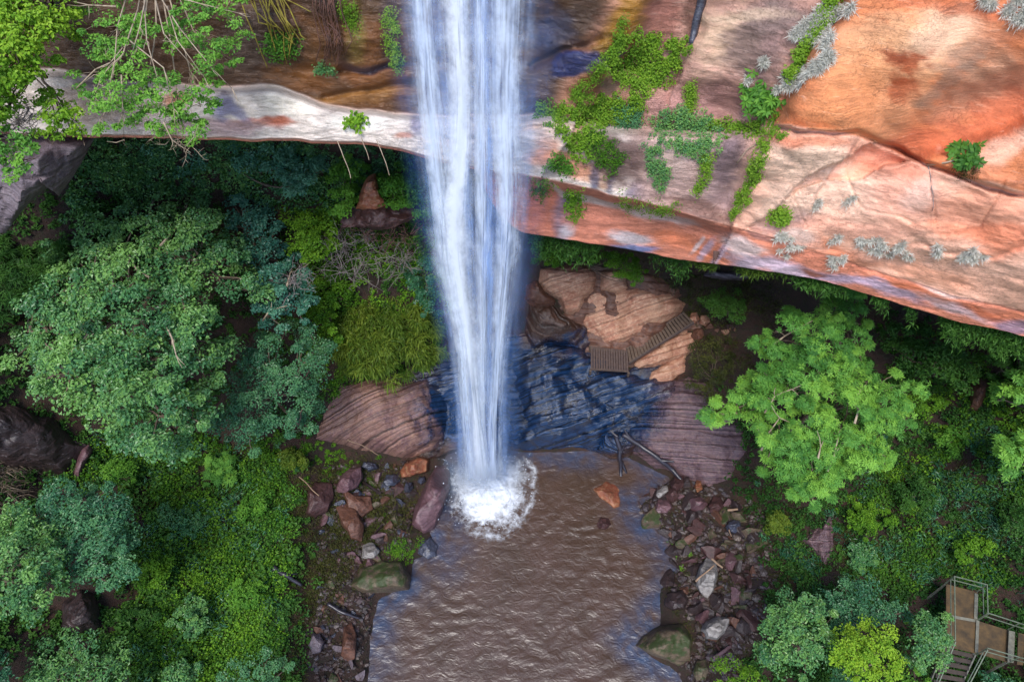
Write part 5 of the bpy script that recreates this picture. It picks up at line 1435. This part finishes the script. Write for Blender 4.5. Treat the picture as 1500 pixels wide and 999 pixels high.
# --- foliage hanging in front of the cliff at the upper left (nearer the camera)
lt = on_ground(120, 300)
hb = at_t(120, -220, 29.0)
tree('tree', 'bright yellow green tree at the top left corner', [(-60,-60),(40,-60),(90,-20),(118,20),(110,70),(80,95),(60,140),(20,160),(0,200),(-30,205),(-60,160)], 0, 2.0, 130, .58, 130, .16, .10, LM['yellow'], base=tuple(hb), at=25.5, seed=50, tr=.2, gaps=.05, tbase=.55, tvar=.14)
tree('tree', 'sprawling pale leaved tree with bare grey branches leaning over the pale ledge', [(105,-40),(360,-40),(368,30),(355,75),(330,100),(318,150),(300,215),(270,200),(230,205),(190,190),(155,200),(120,180),(110,120),(125,60)], 0, 1.6, 260, .38, 80, .13, .075, LM['light'], base=tuple(at_t(210, -260, 28.0)), at=25.6, seed=51, tr=.075, gaps=.26, tbase=.68, tvar=.12, bmat=barkp, nl=9,
     twigs=[[(190,-20),(172,40),(168,90),(160,130)],[(210,-20),(215,60),(232,120)],[(225,-20),(262,40),(310,100),(340,130)],[(235,-10),(290,5),(350,20)],[(112,130),(140,102),(162,92),(180,70)],[(200,20),(180,80),(150,110),(140,135)],[(245,10),(260,60),(300,115)],[(170,10),(130,8),(95,0)],[(190,60),(240,100),(255,160)],[(178,110),(180,165),(182,205)],[(215,-10),(205,40),(190,90)],[(228,0),(240,50),(280,95)],[(240,180),(252,205),(270,218),(285,200)]])
tree('shrub', 'leafy green sprays hanging over the left rock buttress', [(-40,200),(0,195),(40,195),(58,230),(45,260),(20,275),(0,250),(-40,260)], 0, .8, 34, .36, 60, .15, .085, LM['light'], 'shrub', base=tuple(at_t(-60, 150, 27)), at=25.0, seed=52, tr=.06, gaps=.3, tbase=.7)
tree('shrub', 'light green sprays over the left end of the pale ledge', [(40,150),(60,128),(100,150),(135,165),(140,195),(100,205),(60,195),(45,175)], 0, .7, 36, .36, 60, .15, .085, LM['yellow'], 'shrub', base=tuple(at_t(60, 100, 27.5)), at=25.8, seed=53, tr=.06, gaps=.2, tbase=.55)

# --- bare tangles
def tangle(name, label, poly, n, ln, mat, rad, cat, seed, h=1.2, ground=True, t_at=26.0, at0=None, spread=.7):
    r = np.random.default_rng(seed)
    pts = sample_poly(poly, n, r)
    if at0 is not None: P0 = at_z(pts[:, 0], pts[:, 1], at0 + r.uniform(0, h, n))
    elif ground:
        P0 = on_ground(pts[:, 0], pts[:, 1]); P0 = at_z(pts[:, 0], pts[:, 1], P0[:, 2] + r.uniform(0, h, n))
    else: P0 = at_t(pts[:, 0], pts[:, 1], t_at - r.uniform(0, h, n))
    b = MB()
    for p in P0:
        d = unit(r.normal(0, 1, 3) * A([1, .7, .6]) + A([0, -.2, .3]))
        pp = [p]
        for k in range(5):
            d = unit(d + r.normal(0, .35, 3))
            pp.append(pp[-1] + d * ln / 5)
        b.tube(pp, np.linspace(rad, rad * .35, 6), 3)
        for j in (2, 3, 4):
            e = unit(d + r.normal(0, spread, 3)) * ln * .35
            b.tube([pp[j], pp[j] + e * .5 + r.normal(0, .02, 3), pp[j] + e], [rad * .6, rad * .45, rad * .2], 3)
    return b.build(name, mat, label=label, cat=cat)
greytw = plain_mat('grey_dead_twigs', lin((150, 140, 138)), lin((110, 98, 96)), .85, 4)
browntw = plain_mat('brown_dead_twigs', lin((112, 78, 70)), lin((80, 56, 52)), .85, 4)
tangle('bare_bush', 'grey tangle of leafless twigs left of the waterfall', [(478,350),(500,335),(540,340),(560,370),(545,400),(510,408),(485,390)], 90, 1.7, greytw, .022, 'bare bush', 60, .8, at0=11.2)
tangle('bare_bush', 'brown tangle of dead twigs under the orange rock', [(510,320),(560,310),(600,318),(605,345),(570,365),(530,345)], 70, 1.5, browntw, .022, 'bare bush', 61, .6, at0=12.6)
tangle('bare_bush', 'small grey tangle of twigs nearest the waterfall', [(572,362),(592,355),(600,390),(590,410),(575,395)], 36, 1.3, greytw, .02, 'bare bush', 62, .6, at0=10.6)
tangle('bare_bush', 'grey leafless twigs on the bluish green tree', [(415,400),(440,390),(458,410),(445,432),(420,430)], 30, 1.0, greytw, .018, 'bare bush', 63, .5, at0=13.4)
tangle('bare_bush', 'grey root tangle at the left edge above the rock buttress', [(-20,135),(20,130),(50,160),(45,195),(10,200),(-20,190)], 60, 1.1, greytw, .02, 'bare bush', 64, .6, ground=False, t_at=26.6)
tangle('bare_bush', 'pale twig cluster hanging below the pale ledge', [(238,188),(262,196),(285,205),(292,215),(268,218),(248,205)], 16, .9, barkp, .016, 'bare bush', 65, .3, ground=False, t_at=26.0)

# --- tufts, blades, ferns on the cliff
def cliff_plant(name, label, poly, n, L, W, mat, cat='plant', seed=0, off=.35, mode='leaf', ncl=None, tbase=.5, group=None, rag=5, spread=.8, bend=.3, clump=.22, K=6, kind=None):
    r = np.random.default_rng(seed + 2000)
    if mode == 'leaf':
        n = int(n * 2.0); L *= .82; W *= .82; clump *= .85
    ncl = ncl or max(6, n // (26 if n > 1600 else 8))
    cp = sample_poly(poly, ncl, r) + r.normal(0, rag, (ncl, 2))
    Cw = cliff_pt(cp[:, 0], cp[:, 1])
    toC = unit(CAM - Cw)
    per = max(1, n // ncl)
    tb = np.clip(r.normal(tbase, .13, ncl), 0.05, .95)
    out = r.uniform(.1, 1, ncl)
    if mode == 'blade':
        C = np.repeat(Cw + toC * .06, per, 0) + r.normal(0, clump * .35, (ncl * per, 3))
        D = np.repeat(toC * .7 + A([0, -.3, .5]), per, 0)
        V, F_ = blades(C, D, L, W, r, spread, bend)
        tint = np.repeat(np.clip(np.repeat(tb, per) + r.normal(0, .15, ncl * per), 0, 1), 4)
    elif mode == 'frond':
        C = np.repeat(Cw + toC * .15, per, 0) + r.normal(0, clump, (ncl * per, 3))
        V, F_ = frond_set(C, np.repeat(toC + A([0, 0, .5]), per, 0) + r.normal(0, .3, C.shape), K, L, W, r, .45)
        tint = np.repeat(np.clip(np.repeat(tb, per * K) + r.normal(0, .12, len(V) // 4), 0, 1), 4)
    else:
        d = unit(r.normal(0, 1, (ncl, per, 3)))
        C = (Cw + toC * (off * out * .6 + .04)[:, None])[:, None] + d * clump * (r.random((ncl, per, 1)) ** .5) * A([1.1, .8, 1])
        C[..., 2] -= np.abs(r.normal(0, clump * .5, (ncl, per)))
        Nn = toC[:, None] * .6 + A([0, -.1, .6]) + d * .5 + r.normal(0, .3, d.shape)
        sc = r.uniform(.6, 1.25, ncl * per)
        V, F_ = leaf_quads(C.reshape(-1, 3), Nn.reshape(-1, 3), L * sc, W * sc, r)
        tint = np.repeat(np.clip(np.repeat(tb, per) + r.normal(0, .14, ncl * per), 0, 1), 4)
    return build(name, V, F_, mat, smooth=False, attrs={'tint': tint}, label=label, cat=cat, group=group)
CPn = cliff_plant
CPn('cliff_plant', 'broad mat of bright green plants beside the dark blue rock patch', [(885,90),(900,62),(930,48),(975,55),(1003,62),(998,95),(975,115),(950,130),(935,160),(920,120),(895,100)], 3600, .13, .085, LM['moss'], seed=1, tbase=.55)
CPn('cliff_plant', 'green plant mat spilling over the pale ledge just right of the fall', [(785,150),(820,160),(850,140),(900,140),(935,150),(930,175),(890,180),(870,200),(860,235),(840,225),(825,195),(790,170)], 3400, .13, .085, LM['moss'], seed=2, tbase=.5)
CPn('cliff_plant', 'bluish green patch in the middle of the ledge plants', [(900,160),(925,150),(940,165),(935,185),(905,185)], 800, .11, .06, LM['teal'], seed=3, tbase=.8)
CPn('cliff_plant', 'drooping green curtain of plants right of centre on the ledge', [(955,175),(985,155),(1010,160),(1040,175),(1065,190),(1060,210),(1045,225),(1020,230),(990,215),(970,215)], 2600, .12, .07, LM['mid'], seed=4, tbase=.75)
CPn('cliff_plant', 'yellow green creeper running along the ledge crack to the leafy bush', [(1040,178),(1080,172),(1130,178),(1150,190),(1140,200),(1100,192),(1050,195)], 1100, .11, .07, LM['moss'], seed=5, tbase=.45)
CPn('cliff_plant', 'thin green vine hanging in the middle of the pink block', [(945,215),(965,215),(978,250),(975,280),(962,275),(950,245)], 900, .11, .06, LM['mid'], seed=6, tbase=.7, rag=3)
CPn('cliff_plant', 'narrow vine trailing down beside the grey gully', [(1030,225),(1048,225),(1038,260),(1022,285),(1016,280)], 500, .10, .06, LM['moss'], seed=7, tbase=.5, rag=2)
CPn('cliff_plant', 'long bright green vine running down the gully to the lip', [(1118,205),(1130,208),(1112,255),(1090,300),(1075,322),(1072,310),(1095,260)], 1500, .11, .07, LM['moss'], seed=8, tbase=.62, rag=2)
CPn('cliff_plant', 'green strip of plants in the joint of the upper face', [(1215,-10),(1235,-10),(1215,30),(1185,70),(1165,110),(1145,120),(1170,70),(1195,30)], 1900, .12, .075, LM['moss'], seed=9, tbase=.6, rag=3)
CPn('cliff_plant', 'leafy dark green bush growing from the joint of the upper face', [(1095,135),(1110,122),(1130,135),(1138,155),(1128,172),(1105,160)], 90, .34, .11, LM['bright'], cat='bush', seed=10, mode='frond', ncl=14, K=8, tbase=.55, rag=2)
CPn('cliff_plant', 'small green sprays on the striped lip band just right of the fall', [(832,280),(850,278),(850,310),(842,325),(832,310)], 420, .11, .08, LM['ground'], seed=11, tbase=.75)
CPn('cliff_plant', 'green tuft at the inner end of the lip band', [(782,268),(800,262),(806,278),(788,288)], 260, .11, .07, LM['moss'], seed=12, tbase=.2)
CPn('cliff_plant', 'green sprays on the pale ledge left of the painted stripes', [(800,235),(815,228),(830,235),(845,240),(838,250),(808,248)], 330, .12, .08, LM['bright'], seed=13, tbase=.5)
CPn('cliff_plant', 'small green plant at the foot of the long vine', [(1130,308),(1145,304),(1156,310),(1150,322),(1135,324)], 420, .13, .09, LM['moss'], seed=14, tbase=.65, rag=2, clump=.3)
CPn('cliff_plant', 'hanging bright moss on the wet rock left of the fall', [(558,20),(572,12),(582,60),(588,100),(578,105),(568,70)], 900, .10, .05, LM['moss'], seed=15, tbase=.6, rag=3)
CPn('cliff_plant', 'mossy streak at the top left of the wet rock', [(495,0),(512,0),(526,30),(524,50),(506,35)], 420, .09, .05, LM['moss'], seed=16, tbase=.35, rag=4)
CPn('cliff_plant', 'small green spray on the pale ledge left of the fall', [(510,168),(526,163),(534,174),(520,184),(511,180)], 110, .22, .15, LM['yellow'], seed=17, tbase=.5, rag=1, clump=.3)
CPn('cliff_plant', 'green plant in the shade at the right of the sprawling tree', [(385,60),(410,45),(432,60),(425,80),(400,82)], 420, .14, .08, LM['bright'], seed=18, tbase=.5)
CPn('cliff_plant', 'small plant on the wet ledge above the pale band', [(455,98),(480,94),(492,102),(470,106)], 160, .13, .06, LM['mid'], seed=19, tbase=.5, rag=3)
CPn('cliff_plant', 'yellow moss line under the ochre stain', [(830,140),(860,112),(900,60),(912,20),(920,40),(895,95),(862,130),(840,150)], 1300, .08, .05, LM['moss'], seed=20, tbase=.35, rag=4)
CPn('cliff_plant', 'green plants under the blue black stripes on the lip', [(900,285),(935,300),(985,298),(990,310),(950,310),(905,296)], 420, .10, .06, LM['moss'], seed=21, tbase=.3)
CPn('cliff_plant', 'dark creeper above the blue black stripes', [(850,195),(880,190),(905,215),(915,245),(890,255),(870,235)], 900, .10, .06, LM['ground'], seed=22, tbase=.35)
CPn('cliff_plant', 'short vine climbing above the drooping curtain of plants', [(1008,120),(1016,118),(1020,150),(1012,165),(1004,150)], 420, .10, .06, LM['moss'], seed=23, tbase=.6, rag=2)
# lone round bush on the right face with its stem
lb = cliff_plant('cliff_bush', 'lone round green bush on the right of the orange face', [(1392,228),(1402,210),(1422,206),(1438,218),(1436,236),(1418,244),(1400,242)], 80, .26, .12, LM['bright'], 'bush', seed=30, mode='frond', ncl=18, tbase=.35, rag=2, clump=.08)
sk = cliff_plant('dead_leaf_skirt', None, [(1398,245),(1425,243),(1432,255),(1418,264),(1402,260)], 700, .16, .02, LM['olive'], None, seed=31, mode='blade', tbase=.2, rag=1)
sk.parent = lb
w0 = cliff_pt(A([1356, 1380, 1400]), A([240, 230, 226])); w0[:, 1] -= A([.1, .35, .3])
MB().tube(w0, [.05, .035, .02], 6).build('stem', barkp, lb)
# grey tufts
GT = [('long grey tuft cluster right of the green joint strip', [(1185,60),(1205,25),(1235,0),(1255,0),(1230,35),(1205,70)], 2200), ('grey tuft cluster left of the green joint strip', [(1160,50),(1190,20),(1205,10),(1195,35),(1170,62)], 1300), ('grey tuft at the lower end of the green joint strip', [(1135,135),(1150,115),(1185,95),(1215,75),(1218,90),(1190,115),(1155,138)], 1900),
      ('big grey tuft in the top right corner', [(1465,15),(1480,-5),(1530,-10),(1530,35),(1490,38)], 1400), ('grey tuft at the top edge near the corner', [(1438,0),(1455,-6),(1460,8),(1445,12)], 260), ('small grey tuft on the purple brown block', [(1112,88),(1128,90),(1125,102),(1114,100)], 200), ('tiny grey tuft beside the purple brown stain', [(1092,115),(1100,113),(1100,122),(1093,122)], 90),
      ('pale round tuft near the middle of the pink lip', [(1275,350),(1300,342),(1322,350),(1318,372),(1290,378),(1275,368)], 800), ('long pale tuft at the right of the lip', [(1404,370),(1425,366),(1448,372),(1440,384),(1412,386)], 620), ('pale tuft on the lip left of the round tuft', [(1205,376),(1225,370),(1240,378),(1228,392),(1208,390)], 520), ('dull tuft scatter at the left of the pink lip', [(1130,345),(1150,338),(1168,352),(1180,370),(1165,384),(1145,375)], 620),
      ('small pale tuft above the round tuft', [(1255,345),(1266,342),(1268,358),(1256,362)], 200), ('small pale tuft between the round and long tufts', [(1365,365),(1382,362),(1380,376),(1366,378)], 200), ('faint tuft below the white patch of the pink face', [(1192,292),(1205,290),(1208,304),(1194,304)], 130), ('tiny brown tuft on the pink face', [(1238,288),(1248,286),(1250,298),(1240,300)], 110), ('grey scatter along the top of the lip', [(1215,345),(1245,350),(1210,358)], 130), ('two small tufts on the orange lip right of the round tuft', [(1320,372),(1334,370),(1334,384),(1322,384)], 120)]
for i, (lab, poly, n) in enumerate(GT):
    CPn('grey_tuft', lab, poly, int(n * 3.2), .28, .021, LM['grey'], 'grass tuft', seed=60 + i, mode='blade', ncl=max(4, n // 45), rag=2, spread=.75, bend=.15, tbase=.5, clump=.1)
# fringe of plants behind the lip
def fringe(label, x0, x1, n, mat, seed, dmin, dmax, deep, tb=.5):
    r = np.random.default_rng(seed + 3000)
    x = r.uniform(x0, x1, n)
    lip = np.interp(x, cx, B3)
    den = fbm(v3(x * .03, 0 * x, seed), seed, 3)
    k = den + r.uniform(-.25, .25, n) > -.02
    x, lip, den = x[k], lip[k], den[k]
    y = lip - 4 + r.uniform(dmin, dmax, len(x)) * (.6 + .8 * np.clip(den + .4, 0, 1)) * r.random(len(x)) ** .7
    tl = np.interp(x, cx, TT[:, -1])
    C = at_t(x, y, tl + deep * r.uniform(.3, 1, len(x)))
    V, F_ = blades(C, np.broadcast_to(A([0, -.3, .1]), C.shape), .26, .055, r, .95, .4)
    return build('hanging_plants', V, F_, mat, smooth=False, attrs={'tint': np.repeat(np.clip(r.normal(tb, .2, len(C)), 0, 1), 4)}, label=label, cat='plant')
fringe('yellow green fringe of plants below the lip left of the feathery tree', 1010, 1160, 1500, LM['drape'], 1, 4, 14, 1.4, .4)
fringe('dark green plants hanging below the lip beside the waterfall', 775, 1010, 5200, LM['dark'], 2, 4, 34, 3.5, .7)
fringe('green fringe of plants below the lip above the feathery tree', 1160, 1300, 2600, LM['dark'], 3, 4, 22, 1.8, .8)
fringe('bushy green fringe below the lip at the right', 1300, 1560, 6000, LM['dark'], 4, 4, 40, 2.2, .85)
# roots and lianas hanging at the top left
def liana(label, pts, rad, mat, t0, name='hanging_root', n=1, jit=4, seed=0, cat='root', front=.35):
    r = np.random.default_rng(seed)
    b = MB()
    for k in range(n):
        p = A(pts) + r.normal(0, jit if n > 1 else 0, (len(pts), 2)) + (r.normal(0, jit * 2, (1, 2)) if n > 1 else 0)
        u = np.linspace(0, len(p) - 1, len(p) * 4)
        X = np.interp(u, np.arange(len(p)), p[:, 0]); Y = np.interp(u, np.arange(len(p)), p[:, 1])
        W = cliff_pt(X, Y) if t0 is None else at_t(X, Y, t0 + 0 * X)
        W = W + unit(CAM - W) * front + .05 * v3(vnoise(W * 2, k), vnoise(W * 2 + 7, k), vnoise(W * 2 + 19, k))
        b.tube(W, np.linspace(rad, rad * .6, len(W)), 5)
    return b.build(name, mat, label=label, cat=cat)
rootm = plain_mat('dark_red_brown_roots', lin((96, 62, 50)), lin((66, 44, 38)), .8, 5)
yroot = plain_mat('mossy_yellow_roots', lin((140, 130, 40)), lin((98, 82, 34)), .8, 5)
liana('curtain of reddish brown roots at the top left of the wet rock', [(480,-20),(485,20),(492,60),(490,90)], .03, rootm, None, n=16, jit=5, seed=1)
liana('mossy yellow roots hanging right of the sprawling tree', [(380,-20),(395,20),(410,50),(420,75)], .035, yroot, None, n=14, jit=7, seed=2)
liana('yellowish straight root at the top left', [(405,-10),(430,5),(455,17)], .03, yroot, None, seed=3)
liana('thin pale root hanging below the ledge left of the fall', [(496,205),(505,235),(514,262)], .02, barkp, 27.6, seed=4)
liana('thin pale root hanging in front of the orange rock', [(530,200),(540,235)], .02, barkp, 27.6, seed=5)
liana('thin pale root hanging in front of the bright bush', [(552,205),(562,232),(570,256)], .02, barkp, 27.6, seed=6)
liana('dark blue grey slab like root in the joint at the top middle', [(1034,-30),(1026,10),(1018,40),(1012,64)], .22, MR['blue'], None, seed=7, name='fallen_log', cat='log', front=.1)
liana('pale bare stem crossing the gully beside the leafy bush', [(1132,178),(1118,205),(1095,220),(1080,240)], .03, barkp, None, seed=8, name='liana', cat='liana', front=.15)
liana('bleached root spreading over the pink face', [(1357,240),(1362,260),(1368,285),(1365,310)], .018, greytw, None, seed=9, cat='root', front=.03)

# --- ground cover: what nobody could count
def cover(label, poly, n, L, W, mat, seed, hgt=.35, den=0.0, tbase=.5, mode='leaf', name='ground_cover', bl=.5, kind='stuff', fs=.014, tv=.15, cr=(.18, .62), soft=14):
    r = np.random.default_rng(seed + 5000)
    per = 46 if mode == 'leaf' else 14
    ncl = max(8, n // per)
    pts = sample_poly(poly, ncl, r) + r.normal(0, soft, (ncl, 2))
    q = fbm(v3(pts[:, 0] * fs, pts[:, 1] * fs, seed), seed, 4)
    keep = (q + r.uniform(-.2, .2, len(pts)) > den) & (poly_sd(pts[:, 0], pts[:, 1], POOL) > 5)
    pts, q = pts[keep], q[keep]
    P0 = on_ground(pts[:, 0], pts[:, 1])
    m_ = len(P0)
    rr_ = cr[0] + (cr[1] - cr[0]) * r.random(m_) ** 1.8
    tb = np.clip(tbase + .5 * fbm(P0 * .35, seed + 3, 3) + r.normal(0, .14, m_), 0.02, .98)
    d = unit(r.normal(0, 1, (m_, per, 3))); d[..., 2] = np.abs(d[..., 2])
    k = rr_[:, None, None] * r.random((m_, per, 1)) ** .4
    Pq = P0[:, None] + d * k * A([1, 1, hgt / .45])
    Pq[..., 2] += .03
    tint = np.repeat(np.clip(tb[:, None] + r.normal(0, tv, (m_, per)) + .12 * d[..., 2], 0, 1).ravel(), 4)
    Pq = Pq.reshape(-1, 3)
    if mode == 'blade':
        V, F_ = blades(Pq * 1.0 - A([0, 0, .05]), np.broadcast_to(A([0, 0, .6]), Pq.shape), bl, W, r, .75, .5)
    else:
        sc = r.uniform(.6, 1.3, len(Pq))
        V, F_ = leaf_quads(Pq, d.reshape(-1, 3) * .5 + A([0, -.1, .8]) + r.normal(0, .4, Pq.shape), L * sc, W * sc, r)
    return build(name, V, F_, mat, smooth=False, attrs={'tint': tint}, label=label, cat=None, kind=kind)
cover('bright green creepers covering the left bank below the huge tree', [(110,700),(150,655),(300,640),(400,650),(420,690),(418,760),(412,850),(405,930),(380,990),(330,1060),(200,1060),(190,930),(205,860),(210,760),(150,705)], 90000, .13, .09, LM['ground'], 1, .5, -.10, .42, tv=.24, fs=.02, cr=(.15, .8))
LB = [(100,690),(150,655),(300,640),(400,650),(425,690),(420,760),(412,850),(405,930),(380,990),(330,1060),(180,1060),(190,930),(205,860),(210,760),(150,705)]
cover('brighter yellow green creepers along the right side of the left bank', [(300,660),(380,680),(420,720),(418,800),(410,880),(390,960),(350,1000),(310,930),(320,820),(345,760),(300,720)], 34000, .13, .09, LM['bright'], 21, .5, -.02, .5, tv=.24, fs=.03, cr=(.15, .7))
cover('feathery teal undergrowth patches on the left bank', LB, 26000, .26, .05, LM['teal'], 22, .5, .10, .35, tv=.2, fs=.025, cr=(.2, .8))
cover('broad leaved dark plants in patches on the left bank', LB, 20000, .24, .17, LM['dark'], 23, .6, .05, .75, tv=.2, fs=.022, cr=(.2, .7))
cover('tall olive stems and grass through the left creepers', LB, 9000, .1, .03, LM['olive'], 24, .5, .02, .6, 'blade', bl=.7, fs=.03)
cover('small mixed plants on the right slope', [(1110,700),(1230,720),(1300,600),(1440,600),(1560,700),(1560,900),(1400,840),(1250,850),(1130,850)], 24000, .22, .06, LM['teal'], 25, .5, .08, .3, tv=.2, fs=.025, cr=(.2, .7))
cover('brown green scrub blades on the right slope', [(1090,720),(1230,730),(1400,620),(1560,640),(1560,900),(1400,850),(1250,860),(1120,900)], 14000, .1, .03, LM['olive'], 26, .4, .0, .35, 'blade', bl=.5, fs=.03)
cover('moss and grass growing over the left rubble', [(470,680),(560,690),(600,720),(600,790),(550,822),(500,850),(460,880),(450,760)], 12000, .1, .035, LM['olive'], 27, .2, -.05, .5, 'blade', bl=.3, fs=.03)
cover('leafy green bits over the left rubble', [(460,680),(540,700),(600,760),(600,800),(540,822),(500,850),(440,960),(440,760)], 7000, .12, .07, LM['ground'], 28, .2, .08, .4, fs=.03, cr=(.1, .35))
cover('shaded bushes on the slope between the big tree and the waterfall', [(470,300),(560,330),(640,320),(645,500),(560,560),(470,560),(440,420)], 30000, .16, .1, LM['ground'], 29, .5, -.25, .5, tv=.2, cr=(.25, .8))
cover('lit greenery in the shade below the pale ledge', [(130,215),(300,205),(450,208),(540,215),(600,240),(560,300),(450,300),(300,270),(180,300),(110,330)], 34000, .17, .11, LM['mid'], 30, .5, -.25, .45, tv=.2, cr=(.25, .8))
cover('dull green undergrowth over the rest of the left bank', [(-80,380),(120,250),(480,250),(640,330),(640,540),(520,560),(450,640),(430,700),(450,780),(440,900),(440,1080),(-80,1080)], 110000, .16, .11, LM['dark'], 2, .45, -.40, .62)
cover('dark grass fringe between the bushes and the striped slab', [(370,640),(450,640),(480,660),(560,680),(540,700),(480,700),(440,740),(380,720)], 9000, .12, .06, LM['ground'], 31, .3, -.3, .3, fs=.03, cr=(.1, .4))
cover('olive grass between the creepers and the rubble', [(390,660),(450,650),(520,668),(560,690),(600,720),(600,770),(540,800),(500,830),(500,860),(470,900),(440,960),(430,1040),(380,1040),(410,930),(420,800)], 16000, .1, .035, LM['olive'], 3, .15, -.18, .5, 'blade', bl=.36)
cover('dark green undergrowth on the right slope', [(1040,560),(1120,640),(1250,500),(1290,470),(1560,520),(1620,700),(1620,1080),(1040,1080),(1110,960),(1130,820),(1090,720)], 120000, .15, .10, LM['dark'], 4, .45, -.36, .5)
cover('green creepers in patches on the right slope', [(1230,720),(1300,690),(1420,600),(1560,620),(1560,860),(1400,840),(1300,850),(1250,800)], 40000, .14, .1, LM['ground'], 5, .4, -.05, .36)
cover('green patches under the cliff lip on the right', [(1290,470),(1360,490),(1500,520),(1500,600),(1380,600),(1300,560)], 8000, .14, .09, LM['ground'], 6, .4, .0, .3)
cover('sparse brown green scrub on the slope under the lip', [(780,365),(1000,400),(1110,415),(1160,460),(1100,540),(1040,520),(1040,470),(960,420),(860,385)], 9000, .12, .05, LM['olive'], 7, .3, .0, .4, 'blade', bl=.32)
cover('thin grass and moss in the right rubble', [(930,750),(1110,740),(1140,850),(1110,960),(1030,990),(980,900),(985,800)], 7000, .1, .03, LM['olive'], 8, .1, .02, .4, 'blade', bl=.26)
cover('small green moss patches at the water edge', [(574,795),(604,795),(606,818),(580,815)], 1200, .10, .06, LM['ground'], 9, .2, -.9, .6, soft=6)
cover('small green plants at the right water edge', [(968,802),(1000,800),(1002,826),(976,826)], 900, .10, .06, LM['ground'], 10, .2, -.9, .4, soft=6)
cover('dry pale grass clump at the left edge', [(-40,660),(10,645),(45,660),(35,700),(20,735),(-40,740)], 2600, .1, .03, LM['dry'], 11, .2, -.9, .5, 'blade', bl=.9, name='dry_grass', soft=5, cr=(.1, .3))
